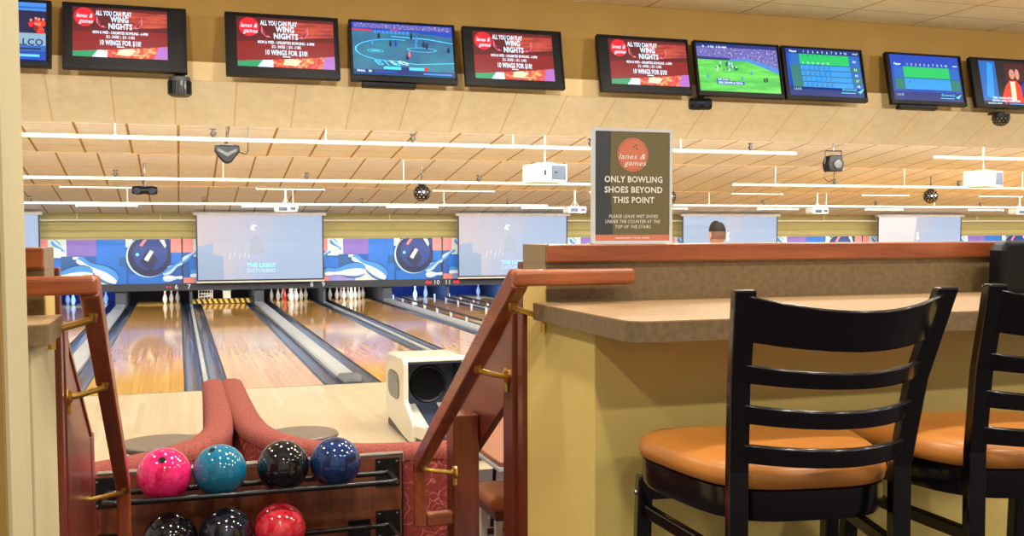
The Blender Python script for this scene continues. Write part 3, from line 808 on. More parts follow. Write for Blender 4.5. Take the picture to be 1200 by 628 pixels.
def basketball(p):
    p.rect(0, 1, 0, 1, 'tv_courtmix')
    p.shape([(0, .87), (.2, .84), (.6, .86), (1, .78), (1, 1), (0, 1)], 'tv_blue'); p.rect(.02, .98, .90, .985, 'tv_crowdmix')
    p.shape([(0, .845), (.2, .835), (.2, .865), (0, .875)], 'tv_logo'); p.rect(.38, .46, .87, .89, 'tv_logo')
    for k in range(9): p.shape([(.21 + .04 * k, .80), (.24 + .04 * k, .80), (.24 + .04 * k, .86), (.21 + .04 * k, .86)], 'tv_sky')
    # court lines
    out = []
    for k in range(25):
        q = PI * .42 + PI * 1.05 * k / 24; out.append((.42 + .40 * math.cos(q), .48 + .22 * math.sin(q)))
    inn = [(u + (.42 - u) * .035, v + (.48 - v) * .05) for u, v in out]
    p.shape([(.38, .745), (.75, .72), (1, .66), (1, .675), (.75, .738), (.38, .76)], 'tv_cyan')
    for k in range(24):
        p.use('tv_cyan'); p.poly([p.P(*out[k]), p.P(*out[k + 1]), p.P(*inn[k + 1]), p.P(*inn[k])])
    p.layer += 1; p.shape([(.36, .27), (.62, .22), (1, .27), (1, .285), (.62, .235), (.36, .285)], 'tv_cyan')
    for cu, cv, ru, rv in ((.22, .46, .08, .035), (.68, .515, .15, .045)):
        p.ell(cu, cv, ru, rv, 'tv_cyan'); p.ell(cu, cv, ru * .92, rv * .82, 'tv_courtmix')
    p.ell(.22, .46, .05, .012, 'tv_cyan')
    for u, v, m in ((.26, .74, 'tv_navy'), (.37, .60, 'tv_navy'), (.42, .60, 'tv_blue'), (.53, .35, 'tv_navy'), (.58, .76, 'tv_navy'), (.63, .70, 'tv_sky'), (.70, .60, 'tv_navy'), (.73, .58, 'tv_navy'), (.62, .60, 'tv_sky'), (.19, .60, 'tv_sky'), (.95, .52, 'tv_navy'), (.55, .40, 'tv_pink')):
        p.ell(u, v, .014, .05, m, 0, 8); p.ell(u + .004, v + .06, .008, .018, m, 0, 8)
    p.text('B1G', .33, .225, .09, 'tv_cyan', .27, shear=-.5); p.text('10', .44, .235, .075, 'tv_white', .20, shear=-.5)
    p.rect(.29, .69, .10, .155, 'tv_cyan'); p.rect(.46, .54, .075, .16, 'tv_deep'); p.rect(.69, .73, .09, .16, 'tv_logo')
    p.rect(0, 1, 0, .085, 'tv_deep'); p.text('FINAL   58', .10, .055, .04, 'tv_white', .14); p.rect(.2, .42, .03, .065, 'tv_blue'); p.rect(.68, .97, .02, .055, 'tv_sky')
def football(p):
    p.rect(0, 1, 0, 1, 'tv_grassmix')
    p.shape([(0, .66), (.38, .66), (.62, .66), (1, .44), (1, 1), (0, 1)], 'tv_crowdmix'); p.shape([(0, .66), (.4, .66), (.4, .71), (0, .72)], 'tv_deep')
    p.shape([(.38, .64), (.6, .66), (1, .42), (1, .52), (.62, .72), (.4, .69)], 'tv_sky')
    p.rect(0, 1, .93, 1, 'tv_deep'); p.text('3  1Q 12:40', .22, .935, .035, 'tv_white', .30)
    random.seed(11)
    for k in range(26):
        u = .2 + .34 * random.random(); v = .45 + .16 * random.random()
        p.ell(u, v, .008, .03, random.choice(('tv_white', 'tv_navy', 'tv_sky', 'tv_teal')), 0, 7)
    for u, v in ((.10, .30), (.52, .28), (.64, .40), (.80, .26), (.83, .27)): p.ell(u, v, .012, .05, 'tv_sky' if u < .7 else 'tv_navy', 0, 8)
    p.rect(.20, .36, .215, .26, 'tv_deep'); p.text('FIRST DOWN', .28, .237, .03, 'tv_white', .13)
    p.rect(.20, .54, .14, .21, 'tv_blue'); p.text('3RD DOWN & GOAL', .37, .175, .04, 'tv_white', .30)
def scores(full):
    def f(p):
        p.rect(0, 1, 0, 1, 'tv_blue'); p.rect(0, 1, 0, .19, 'tv_deep')
        top = .99 if full else .84
        p.rect(0, 1, top - .09, top, 'tv_deep' if full else 'tv_blue')
        p.text('Player', .10, top - .045, .045, 'tv_white', .10)
        for k in range(10): p.text(str(k + 1), .24 + .063 * k, top - .045, .05, 'tv_white')
        p.text('HDCP', .94, top - .045, .03, 'tv_white', .07)
        y1 = top - .10; rows = 5 if full else 2; hh = [.24, .125, .125, .125, .125] if full else [.26, .26]
        for r in range(rows):
            y0 = y1 - hh[r]
            p.rect(.03, .17, y0 + .01, y1, 'tv_row2' if r == 0 else 'tv_teal'); p.rect(.17, .84, y0 + .01, y1, 'tv_lime' if r == 0 else 'tv_row'); p.rect(.84, .98, y0 + .01, y1, 'tv_row2' if r % 2 == 0 else 'tv_teal')
            p.rect(.17, .84, y0 + .005, y0 + .018, 'tv_deep')
            if full:
                for k in range(6):
                    u = .215 + .066 * k
                    p.text(random.choice(('9/', 'X', '8-', '7/', '6 2', '5 4')), u + .01, y1 - .03, .032, 'tv_navy'); p.text(str(8 + k * 14 + r * 3), u, y0 + .05, .036, 'tv_navy' if r else 'tv_white')
                p.text(str(84 - r * 9), .91, (y0 + y1) / 2, .05, 'tv_white')
            elif r == 1:
                p.rect(.235, .245, y0 + .16, y0 + .21, 'tv_navy'); p.rect(.185, .19, y0 + .06, y0 + .1, 'tv_navy')
            y1 = y0
        p.text('SAM' if False else 'LANE', .08, .115, .05, 'tv_grey', .10)
        p.text('Brunswick', .78, .14, .06, 'tv_cyan', .20, shear=.2); p.shape([(.88, .09), (.98, .17), (.93, .06)], 'tv_cyan'); p.rect(.66, .86, .055, .07, 'tv_cyan')
    return f
def news(p):
    p.rect(0, 1, 0, 1, 'tv_dark'); p.shape([(0, .10), (.26, .10), (.26, .97), (0, .97)], 'tv_row2'); p.shape([(.06, .20), (.18, .14), (.22, .9), (.14, .95)], 'tv_row')
    p.rect(.40, .72, .55, .95, 'tv_hair')
    # woman in a red jacket
    p.ell(.52, .68, .075, .17, 'tv_hair'); p.shape([(.30, .15), (.38, .42), (.46, .56), (.58, .56), (.65, .42), (.66, .05), (.34, .05)], 'tv_jacket'); p.shape([(.47, .54), (.55, .54), (.54, .12), (.46, .12)], 'tv_cream')
    p.ell(.515, .70, .045, .11, 'tv_skin'); p.ell(.50, .715, .006, .012, 'tv_hair'); p.ell(.53, .715, .006, .012, 'tv_hair'); p.rect(.502, .528, .64, .65, 'tv_logo')
    p.ell(.60, .70, .035, .12, 'tv_skin')
    # man in a blue shirt
    p.shape([(.64, .05), (.64, .45), (.72, .60), (.88, .62), (1, .5), (1, .05)], 'tv_shirt'); p.ell(.80, .79, .066, .15, 'tv_skin'); p.shape([(.735, .85), (.76, .94), (.84, .95), (.87, .85), (.85, .88), (.76, .88)], 'tv_grey')
    p.rect(.755, .845, .80, .812, 'tv_navy'); p.rect(.775, .825, .70, .712, 'tv_logo')
    p.text('FEEL GOOD STORY', .33, .165, .04, 'tv_white', .36); p.text('GIVING BACK TOGETHER', .36, .105, .04, 'tv_white', .46)
    p.rect(0, 1, 0, .075, 'tv_navy'); p.text('BREAKING NEWS', .17, .038, .035, 'tv_white', .22); p.rect(.34, .36, .015, .065, 'tv_logo'); p.rect(.40, .95, .02, .055, 'tv_sky')
def crowd(p):
    p.rect(0, 1, 0, 1, 'tv_deep'); p.rect(0, 1, .86, 1, 'tv_sky'); p.rect(.0, 1, .9, .93, 'tv_row2'); p.rect(0, 1, .42, .86, 'tv_navy')
    random.seed(5)
    for k in range(46):
        u = random.random(); v = .46 + .26 * random.random(); p.ell(u, v, .022, .055, random.choice(('tv_logo', 'tv_jacket', 'tv_red')), 0, 8); p.ell(u, v + .07, .012, .025, 'tv_skin', 0, 8)
    p.rect(.60, 1, .24, .45, 'tv_grey'); p.text('ALLCO', .84, .30, .11, 'tv_deep', .28)
    p.rect(0, 1, .14, .24, 'tv_row2'); p.rect(.66, .96, .17, .2, 'tv_navy'); p.rect(0, 1, 0, .13, 'tv_blue'); p.rect(.5, .95, .05, .09, 'tv_cyan'); p.rect(.50, .56, .25, .7, 'tv_sky')

tv(-1.655, 'television at the left edge showing a crowd in red, cut by the cream wall end', crowd, (.03, .96, .08, .96), True)
tv(-.441, 'leftmost television with the red wing nights advert, a grey lamp at its lower right', promo, (.08, .84, .19, .94))
tv(1.042, 'second red wing nights television, between the leftmost advert and the basketball game', promo, (.10, .955, .155, .94))
tv(2.273, 'television showing a basketball game on a teal court, speaker bar beneath', basketball, (.025, .975, .11, .965), True)
tv(3.48, 'television with red wing nights advert just right of the basketball game', promo, (.10, .90, .13, .93))
tv(5.024, 'television with red wing nights advert just left of the football game', promo, (.12, .975, .14, .94))
tv(6.219, 'television showing a football game on green grass', football, (.03, .97, .09, .96))
tv(7.372, 'television with a full bowling score table, five rows', scores(True), (.05, .965, .08, .96))
tv(8.836, 'television with a two-row bowling score table on blue', scores(False), (.05, .96, .08, .965), True)
tv(10.097, 'television at right edge showing a woman in red jacket and a man in blue', news, (.12, .985, .05, .97))

# ================================================================== CEILING DEVICES
def pos(name, loc, label, cat, group=None, rz=0, rx=0): return tag(empty(name, loc, rz, None, rx), label, cat, group)
# louvred lamp under the left TV
t = pos('effect_light', (.045, 10.72, 2.72), 'grey cylindrical louvred lamp hanging below the leftmost advert television', 'effect light', 'dark lamps on the ledge', .15)
b = MB().use('grey_plastic'); b.lathe([(.02, -.10), (.085, -.10), (.105, -.085), (.105, .06), (.10, .085), (.02, .09)], 20); b.build('housing', t)
b = MB().use('black_metal')
for k in range(20):
    q = 2 * PI * k / 20; b.box(-.010, .010, .100, .114, -.08, .045, Matrix.Rotation(q, 4, 'Z'))
b.build('louvres', t)
b = MB().use('black_metal'); b.box(-.05, .05, -.02, .15, .088, .115); b.build('wall_bracket', t)
# dark lamp near football tv
t = pos('effect_light', (5.735, 10.70, 2.745), 'black horizontal lamp hanging beneath the gap left of the football television', 'effect light', 'dark lamps on the ledge', -.25)
b = MB().use('black_plastic'); b.lathe([(.03, -.13), (.06, -.125), (.068, -.10), (.068, .10), (.06, .125), (.03, .13)], 16, (0, 0, 0), Matrix.Rotation(PI / 2, 3, 'Y')); b.build('housing', t)
for xq in (.06, -.06):
    b = MB().use('lens_glass'); b.disc((xq, -.0685, -.01), .035, (0, -1, 0)); b.build('lens', t)
b = MB().use('black_metal'); b.box(-.04, .04, -.02, .20, .06, .085); b.build('wall_bracket', t)
# perforated dome under the right TV
t = pos('effect_light', (10.02, 10.70, 2.715), 'black perforated dome lamp below the rightmost television', 'effect light', 'dark lamps on the ledge')
b = MB().use('black_metal'); b.lathe([(.0, -.10), (.05, -.093), (.09, -.06), (.108, -.01), (.108, .05), (.02, .06)], 20); b.build('dome', t)
b = MB().use('grille_metal')
for r in range(3):
    for k in range(14):
        q = 2 * PI * (k + .5 * r) / 14; e = -.75 + .33 * r
        d = Vector((math.cos(q) * math.cos(e), math.sin(q) * math.cos(e), math.sin(e))); b.disc(Vector((d.x * .112, d.y * .112, d.z * .108 - .0)), .012, d, 8)
b.build('perforations', t)
b = MB().use('black_metal'); b.box(-.04, .04, -.02, .19, .058, .085); b.build('wall_bracket', t)
# wedge speaker on the pipe
t = pos('wedge_speaker', (.585, 13.0, 2.25), 'black heart-shaped wedge speaker hanging on the nearest white pipe', 'speaker')
b = MB().use('black_plastic')
prof = [(-.14, .09), (.14, .09), (.15, .02), (.05, -.11), (0, -.13), (-.05, -.11), (-.15, .02)]
b.prism(prof, 'y', -.07, .08); b.build('housing', t, bevel=.015)
b = MB().use('grey_plastic'); b.prism([(-.11, .05), (0, .0), (.11, .05), (.11, .02), (0, -.05), (-.11, .02)], 'y', -.085, -.071); b.build('front_grille', t)
b = MB().use('black_metal'); b.box(-.09, .09, -.03, .03, .091, .105); b.tube([(0, 0, .1), (0, 0, cz(13.0) - 2.25 + .02)], .012, 6); b.build('ceiling_bracket', t)
b = MB().use('black_metal'); b.tube([(.14, .05, .02), (.22, .05, -.01), (.25, .05, .03), (.25, .05, .14), (.25, .05, cz(13.0) - 2.25 + .02)], .006, 6); b.build('cable', t)
# moving head
t = pos('stage_light', (9.15, 13.0, 2.27), 'black box-shaped stage light in a yoke, right of the sign', 'stage light', None, -.2)
b = MB().use('black_plastic'); b.prism([(-.10, -.11), (.10, -.11), (.12, .0), (.09, .12), (-.09, .12), (-.12, 0)], 'y', -.11, .12); b.build('housing', t, bevel=.015)
b = MB().use('grey_plastic'); b.lathe([(.04, 0), (.062, 0), (.062, .02), (.04, .022)], 16, (0.02, -.11, -.01), Matrix.Rotation(PI / 2, 3, 'X')); b.use('lens_glass'); b.disc((.02, -.118, -.01), .04, (0, -1, 0)); b.build('lens', t)
b = MB().use('black_metal'); b.tube([(-.125, 0, 0), (-.125, 0, .19), (.125, 0, .19), (.125, 0, 0)], .011, 6); b.tube([(0, 0, .19), (0, 0, cz(13.0) - 2.27 + .005)], .014, 6); b.build('yoke', t)
b = MB().use('black_metal'); b.tube([(-.09, .05, -.11), (-.12, .05, -.2), (-.05, .05, -.26), (.03, .05, -.22), (.04, .05, -.11)], .006, 6); b.build('cable', t)
# white projectors, large
def big_projector(x, y, z, label, rz):
    t = pos('projector', (x, y, z), label, 'projector', 'large white projectors', rz)
    w, d, h = .47, .42, .25
    b = MB().use('projector_white'); b.box(-w / 2, w / 2, -d / 2, d / 2, -h / 2, h / 2); b.build('housing', t, bevel=.03, seg=3)
    b = MB().use('inner_grey'); b.box(-.02, w / 2 - .03, -d / 2 - .004, -d / 2 + .01, -h / 2 + .035, h / 2 - .02); b.build('rear_panel', t, bevel=.006)
    b = MB().use('black_metal'); b.box(-.13, -.10, -d / 2 - .006, -d / 2 + .01, -.03, .04); b.box(.03, .07, -d / 2 - .008, -d / 2 + .01, 0.0, .02); b.build('sockets', t)
    b = MB().use('lens_glass'); b.lathe([(.03, 0), (.055, 0), (.055, .03), (.03, .03)], 16, (-.1, d / 2 + .03, 0), Matrix.Rotation(PI / 2, 3, 'X')); b.build('lens', t)
    b = MB().use('white_plastic'); b.tube([(0, 0, h / 2), (0, 0, cz(y) - z + .02)], .010, 8); b.box(-.09, .09, -.09, .09, h / 2, h / 2 + .02); b.build('ceiling_mount', t)
big_projector(4.70, 13.1, 2.065, 'large white projector box just left of the bowling-shoes sign', .18)
big_projector(11.95, 13.1, 2.085, 'bright white projector box at upper right, below the short pipe', .35)
def small_projector(x, label):
    y, z = 22.0, 1.80
    t = pos('projector', (x, y, z), label, 'projector', 'small ceiling projectors')
    b = MB().use('projector_white'); b.box(-.23, .23, -.16, .16, -.075, .075); b.build('housing', t, bevel=.03)
    b = MB().use('inner_grey'); b.box(-.16, .02, -.168, -.15, -.045, .035); b.box(.08, .19, -.168, -.15, -.03, .03); b.build('rear_panel', t)
    b = MB().use('white_plastic'); b.tube([(0, 0, .07), (0, 0, cz(y) - z + .02)], .02, 8); b.tube([(-.1, 0, .07), (-.02, 0, .2)], .008, 6); b.tube([(.1, 0, .07), (.02, 0, .2)], .008, 6); b.box(-.3, .3, -.03, .03, cz(y) - z - .01, cz(y) - z + .012); b.build('ceiling_mount', t)
    b = MB().use('lens_glass'); b.lathe([(.03, 0), (.05, 0), (.05, .03), (.03, .03)], 12, (.08, .19, 0), Matrix.Rotation(PI / 2, 3, 'X')); b.build('lens', t)
small_projector(2.15, 'small ceiling projector just above the THE LIGHT DISTURBED screen')
small_projector(8.62, 'small ceiling projector left of the sign, above the second screen')
small_projector(15.04, 'small ceiling projector above the rail, right of the man')
small_projector(21.28, 'small ceiling projector at the right edge')
# mirrored ball lamps
def ball_lamp(x, z, label):
    y = 18.0
    t = pos('mirror_ball', (x, y, z), label, 'mirror ball', 'black mirrored balls')
    b = MB().use('black_metal'); b.sphere((0, 0, 0), .15, 20)
    b.use('chrome')
    for r in range(-3, 3):
        for k in range(12):
            q = 2 * PI * (k + .5 * (r % 2)) / 12; e = r * .33 + .1
            d = Vector((math.cos(q) * math.cos(e), math.sin(q) * math.cos(e), math.sin(e))); b.disc(d * .152, .016, d, 6)
    b.build('globe', t)
    b = MB().use('black_metal'); b.lathe([(.05, .14), (.07, .15), (.07, .19), (.03, .2)], 12); b.tube([(0, 0, .19), (0, 0, cz(y) - z + .02)], .014, 6); b.box(-.11, .11, -.02, .02, .2, .215); b.build('motor', t)
ball_lamp(4.14, 1.99, 'black mirrored ball left of the sign, under the second pipe')
ball_lamp(15.07, 2.02, 'black mirrored ball right of the sign, above the rightmost screen')
ball_lamp(8.98, 1.96, 'black mirrored ball half hidden by the right edge of the sign')
t = pos('twin_light', (-.505, 18.0, 1.99), 'black twin-lensed lamp below the second pipe at upper left', 'effect light')
b = MB().use('black_plastic'); b.lathe([(.03, -.20), (.06, -.19), (.075, -.12), (.06, 0), (.075, .12), (.06, .19), (.03, .20)], 16, (0, 0, 0), Matrix.Rotation(PI / 2, 3, 'Y')); b.build('housing', t)
for x in (-.12, .12):
    b = MB().use('lens_glass'); b.lathe([(.02, 0), (.05, 0), (.055, .03), (.02, .03)], 12, (x, -.07, -.01), Matrix.Rotation(PI / 2, 3, 'X')); b.build('lens', t)
b = MB().use('black_metal'); b.tube([(0, 0, .05), (0, 0, cz(18.0) - 1.99 + .02)], .014, 6); b.box(-.1, .1, -.02, .02, .06, .075); b.build('ceiling_bracket', t)
# ================================================================== COUNTERS
def counter(name, xe, x1, label, right=True):
    """half wall with a drinking shelf; xe is the end beside the stair"""
    t = tag(empty(name, (0, 0, 0)), label, 'counter', 'bar counters beside the stair')
    lo, hi = (xe, x1) if right else (x1, xe)
    yp = 2.345 if right else 2.43
    b = MB().use('panel_yellow' if right else 'cream_paint'); b.box(lo, hi, yp, 2.86, 0, 1.03); b.build('base_panel', t, bevel=.004)
    b = MB().use('laminate'); b.box(lo + (.004 if right else 0), hi - (0 if right else .004), 2.70, 2.895, 1.03, 1.185); b.build('backsplash', t)
    # end boards
    b = MB().use('laminate_end')
    b.box(lo, hi, 2.7005, 2.897, 1.1855, 1.238)
    b.build('cap_board', t)
    b = MB().use('oak_red'); b.box(lo, hi, 2.682, 2.70, 1.190, 1.239); b.build('oak_edging', t, bevel=.004)
    b = MB()
    for z0, z1, mm in ((1.0305, 1.145, 'panel_yellow'), (1.145, 1.185, 'laminate_end')):
        b.use(mm)
        if right: b.box(lo, lo + .0035, 2.70, 2.895, z0, z1)
        else: b.box(hi - .0035, hi, 2.70, 2.895, z0, z1)
    b.build('end_panel', t)
    # worktop with a rounded free corner
    xo = (xe - .036) if right else (xe + .036); yf = 2.045 if right else 2.40
    s = 1 if right else -1; r = .05; pts = []
    for k in range(7):
        q = PI / 2 * k / 6; pts.append((xo + s * (r - r * math.cos(PI / 2 - q)) if False else xo + s * r - s * r * math.cos(q), yf + r - r * math.sin(q)))
    poly = [(xo, 2.70)] + pts + [(x1, yf), (x1, 2.70)]
    b = MB().use('laminate_top'); b.prism(poly, 'z', 1.0745, 1.0775); b.use('laminate'); b.prism(poly, 'z', 1.0305, 1.0744); b.build('countertop', t)
    return t
counter('bar_counter', .97, 7.5, 'long tan bar counter with oak-edged rail behind the bar stools')
counter('bar_counter', -.306, -2.2, 'left counter end with tan shelf, beside the cream wall end', False)

# ================================================================== STAIR GUARDS AND HANDRAILS
def handrail(x, sx, label, horiz):
    """sx: +1 when the wall is on the +x side"""
    t = tag(empty('handrail', (0, 0, 0)), label, 'handrail', 'oak handrails')
    w, h = .046, .066
    b = MB().use('oak_red'); b.bar((x - sx * .02, 2.635, 1.150), (x + sx * horiz, 2.635, 1.150), w, h * .68); b.build('level_rail', t, bevel=.012, seg=3)
    b = MB().use('oak_slope'); b.bar((x, 2.645, 1.145), (x, 3.88, .372), w, h, (0, 0, 1), .008); b.build('sloping_rail', t, bevel=.010, seg=3)
    b = MB().use('oak_slope'); b.bar((x, 3.872, .385), (x, 3.872, .135), w, .05, (0, 1, 0)); b.build('drop_rail', t, bevel=.008)
    b = MB().use('oak_slope'); b.bar((x + sx * .024, 3.872, .16), (x + sx * .132, 3.872, .16), .05, .05); b.build('return_rail', t, bevel=.008)
    # brass brackets
    for (y, wall) in ((2.70, .098), (3.045, .098), (3.80, .128)):
        z = 1.145 - (y - 2.645) * .626 - .042
        br = MB().use('brass'); xw = x + sx * wall
        br.tube([(x, y, z + .012), (x, y, z - .004), (x + sx * .025, y, z - .012), (xw - sx * .03, y, z - .024), (xw - sx * .008, y, z - .026)], [.016, .012, .0085, .0085, .010], 10)
        br.lathe([(.0, 0), (.026, 0), (.026, .008), (.012, .016)], 14, (xw - sx * .0, y, z - .026), Matrix.Rotation(-sx * PI / 2, 3, 'Y'))
        br.bar((x, y - .03, z + .0275), (x, y + .03, z + .0275 - .0376), .036, .006)
        br.tube([(xw - sx * .006, y, z - .02), (xw - sx * .005, y, z - .075)], .009, 8)
        br.build('bracket', t)
handrail(.872, 1, 'oak handrail sloping down on brass brackets at the right counter end', .335)
handrail(-.202, -1, 'oak handrail sloping down on brass brackets at the left counter end', .16)
def guard(x, sx, label, newel, board):
    t = tag(empty('stair_guard', (0, 0, 0)), label, 'stair guard', 'stair guards')
    def span(a, c): return sorted((x + sx * a, x + sx * c))
    lo, hi = span(0, .035); b = MB().use('oak_dark'); b.box(lo, hi, 2.9, 2.95, -.17, 1.185); b.build('wall_trim', t, bevel=.004)
    lo, hi = span(0, .034); b = MB().use('oak_dark'); b.box(lo, hi, 3.0, 3.10, ZL + .2, 1.03); b.build('post', t, bevel=.006)
    lo, hi = span(.0345, .10); b = MB().use('oak_board'); b.box(lo, hi, 3.05, 3.095, .40, 1.02); b.build('back_board', t, bevel=.004)
    lo, hi = span(*newel); b = MB().use('oak_dark'); b.box(lo, hi, 3.84, 3.95, ZL, .565); b.build('newel_post', t, bevel=.006)
    lo, hi = span(*board); b = MB().use('oak_board')
    if sx > 0: b.prism([(3.10, 1.02), (3.36, 1.02), (4.15, .535), (4.15, .27), (3.95, .385), (3.10, .91)], 'x', lo, hi)
    else: b.prism([(3.102, .97), (3.838, .56), (3.838, .02), (3.102, .20)], 'x', lo, hi)
    b.build('sloping_board', t, bevel=.005)
    m = (lo + hi) / 2; b = MB().use('oak_slope')
    if sx > 0: b.bar((m, 3.36, 1.028), (m, 4.16, .541), .04, .018)
    else: b.bar((m, 3.11, .979), (m, 3.835, .575), .04, .018)
    b.build('top_strip', t, bevel=.004)
    return t
guard(.97, 1, 'dark red oak stair guard with newel post at the right counter end', (.03, .135), (.137, .165))
guard(-.295, -1, 'dark red oak stair guard behind the left handrail', (.005, .11), (.008, .036))
# ================================================================== SIGN ON THE RAIL
t = tag(empty('sign_holder', (1.278, 2.80, 1.238)), 'olive poster sign reading ONLY BOWLING SHOES BEYOND THIS POINT on the oak rail', 'sign')
W, H = .257, .338
b = MB().use('acrylic'); q = .009
for x0, x1, z0, z1 in ((-W / 2, -W / 2 + q, 0, H), (W / 2 - q, W / 2, 0, H), (-W / 2 + q, W / 2 - q, 0, q), (-W / 2 + q, W / 2 - q, H - q, H)): b.box(x0, x1, -.007, .004, z0, z1)
b.box(-W / 2, W / 2, .0041, .007, 0, H); b.box(-W / 2, W / 2, -.03, .035, -.0, .003); b.build('frame', t)
p = Panel(W - 2 * q, H - 2 * q, .0002)
p.rect(0, 1, 0, 1, 'poster_olive'); p.shape([(0, .06), (.24, .06), (.20, .55), (.21, 1), (0, 1)], 'poster_dark'); p.rect(0, 1, 0, .055, 'poster_orange'); p.text('PLEASE ENJOY YOUR GAMES', .5, .027, .012, 'poster_white', .46)
a = p.w / p.h
p.ell(.50, .79, .155 / a, .155, 'poster_orange'); p.ell(.50, .79, .142 / a, .142, 'poster_olive'); p.ell(.50, .79, .138 / a, .138, 'poster_orange')
for u, v in ((.51, .86), (.54, .875), (.555, .845)): p.ell(u, v, .009 / a, .009, 'poster_olive', 0, 10)
p.text('lanes &', .49, .775, .05, 'poster_white', .36, shear=.3); p.text('games', .53, .715, .05, 'poster_white', .30, shear=.3)
p.text('ONLY BOWLING', .51, .565, .055, 'poster_white', .78); p.text('SHOES BEYOND', .51, .47, .055, 'poster_white', .78); p.text('THIS POINT', .51, .375, .055, 'poster_white', .56)
p.text('PLEASE LEAVE WET SHOES', .51, .225, .03, 'poster_white', .66, shear=.15); p.text('UNDER THE COUNTER AT THE', .50, .178, .03, 'poster_white', .74, shear=.15); p.text('TOP OF THE STAIRS', .50, .13, .03, 'poster_white', .48, shear=.15)
o = p.build('poster', t); o.location = (-W / 2 + q, -.0045, q)
# black card terminal at the right end of the shelf
t = tag(empty('till_terminal', (2.545, 2.60, 1.0775)), 'black rounded till terminal standing on the counter at right edge', 'till terminal')
b = MB().use('black_plastic'); b.prism([(-.118, .0), (.118, .0), (.118, .135), (.098, .165), (-.098, .165), (-.118, .135)], 'y', -.03, .035); b.build('housing', t, bevel=.014, seg=3)
b = MB().use('grey_plastic'); b.box(-.03, .03, -.034, -.029, .115, .135); b.build('badge', t, bevel=.002)
b = MB().use('black_metal'); b.box(-.09, .09, .0355, .075, 0, .02); b.build('foot', t, bevel=.004)

# ================================================================== BAR STOOLS
def fan(sc=1.0, n=48, z=0.0, yo=0.0):
    pts = []
    for k in range(n):
        q = 2 * PI * k / n; c, s = math.cos(q), math.sin(q); e = 2 / 3.6
        y = math.copysign(abs(s) ** e, s) * .232
        hw = .242 + .052 * (y / .232)
        x = math.copysign(abs(c) ** e, c) * hw
        pts.append(Vector((x * sc, y * sc + yo, z)))
    return pts
def make_stool():
    root = empty('bar_stool', (0, 0, 0))
    # seat cushion
    b = MB().use('tan_vinyl')
    R = [fan(.92, z=.752), fan(.985, z=.758), fan(1.0, z=.775), fan(.985, z=.792), fan(.93, z=.804), fan(.75, z=.812), fan(.45, z=.816), fan(.15, z=.817)]
    b.rings(R); b.build('seat', root, angle=80)
    b = MB().use('black_wood'); R = [fan(.95, z=.690), fan(.97, z=.700), fan(.97, z=.7515), fan(.88, z=.7515)]
    b.rings(R, True, True); b.build('seat_frame', root, angle=50)
    post = []
    for s in (-1, 1):
        b = MB().use('black_wood')
        pts = [(s * .200, -.285, 0), (s * .174, -.236, .62), (s * .174, -.234, .80), (s * .186, -.268, .98), (s * .205, -.335, 1.165)]
        post.append(pts)
        pr = [(-.021, -.014), (.021, -.014), (.021, .014), (-.021, .014)]
        rings = []
        for i, p_ in enumerate(pts):
            kk = .98 if i < 4 else 1.02
            rings.append([Vector((p_[0] + a * kk, p_[1] + c, p_[2])) for a, c in pr])
        b.rings(rings, smooth=False); b.build('back_post', root, bevel=.005)
    def at(z):
        P = post[1]
        for i in range(len(P) - 1):
            if P[i][2] <= z <= P[i + 1][2]:
                f = (z - P[i][2]) / (P[i + 1][2] - P[i][2]); return P[i][0] + (P[i + 1][0] - P[i][0]) * f, P[i][1] + (P[i + 1][1] - P[i][1]) * f
    def slat(z0, z1, name, bulge, drop=0.0):
        b = MB().use('black_wood'); rings = []
        for k in range(15):
            u = -1 + 2 * k / 14
            xa, ya = at(z0); xb, yb = at(z1); g = bulge * (1 - u * u); d = drop * (1 - u * u)
            rings.append([Vector((u * xa, ya - g - .008, z0 - d * .6)), Vector((u * xa, ya - g + .010, z0 - d * .6)), Vector((u * xb, yb - g + .010, z1 - d)), Vector((u * xb, yb - g - .008, z1 - d))])
        b.rings(rings, smooth=True); b.build(name, root, bevel=.004, angle=30)
    slat(1.066, 1.156, 'top_rail', .085, .028)
    for z, dr in ((.982, .013), (.901, .008), (.820, .002)): slat(z, z + .039, 'slat', .080, dr)
    for s in (-1, 1):
        b = MB().use('black_wood')
        p0 = Vector((s * .245, .215, 0)); p1 = Vector((s * .236, .175, .70)); b.bar(p0, p1, .036, .036, (0, 1, 0)); b.build('leg', root, bevel=.005)
    for z, hh in ((.62, .03), (.30, .034)):
        for s in (-1, 1):
            b = MB().use('black_wood'); b.bar((s * .182, -.24, z), (s * .238, .19, z), .02, hh); b.build('stretcher', root, bevel=.004)
    b = MB().use('black_wood'); b.bar((-.23, .185, .655), (.23, .185, .655), .02, .03); b.build('stretcher', root, bevel=.004)
    b = MB().use('black_wood'); b.bar((-.238, .20, .26), (.238, .20, .26), .026, .036); b.build('footrest', root, bevel=.005)
    b = MB().use('black_wood'); b.bar((-.182, -.255, .34), (.182, -.255, .34), .02, .03); b.build('stretcher', root, bevel=.004)
    b = MB().use('chrome')
    for s in (-1, 1): b.lathe([(.001, 0), (.008, 0), (.007, .004), (.001, .005)], 10, (s * .2555, .18, .66), Matrix.Rotation(s * PI / 2, 3, 'Y'))
    b.build('bolt', root)
    return root
stool = make_stool(); stool.location = (1.244, 1.985, 0); stool.rotation_euler = (0, 0, math.radians(-8))
tag(stool, 'black ladder-back bar stool with tan vinyl seat, whole back in view', 'bar stool', 'bar stools at the counter')
s2 = copy_tree(stool); s2.location = (1.820, 1.985, 0); s2.rotation_euler = (0, 0, math.radians(-8))
tag(s2, 'black ladder-back bar stool with tan seat, cut off by the right edge', 'bar stool', 'bar stools at the counter')

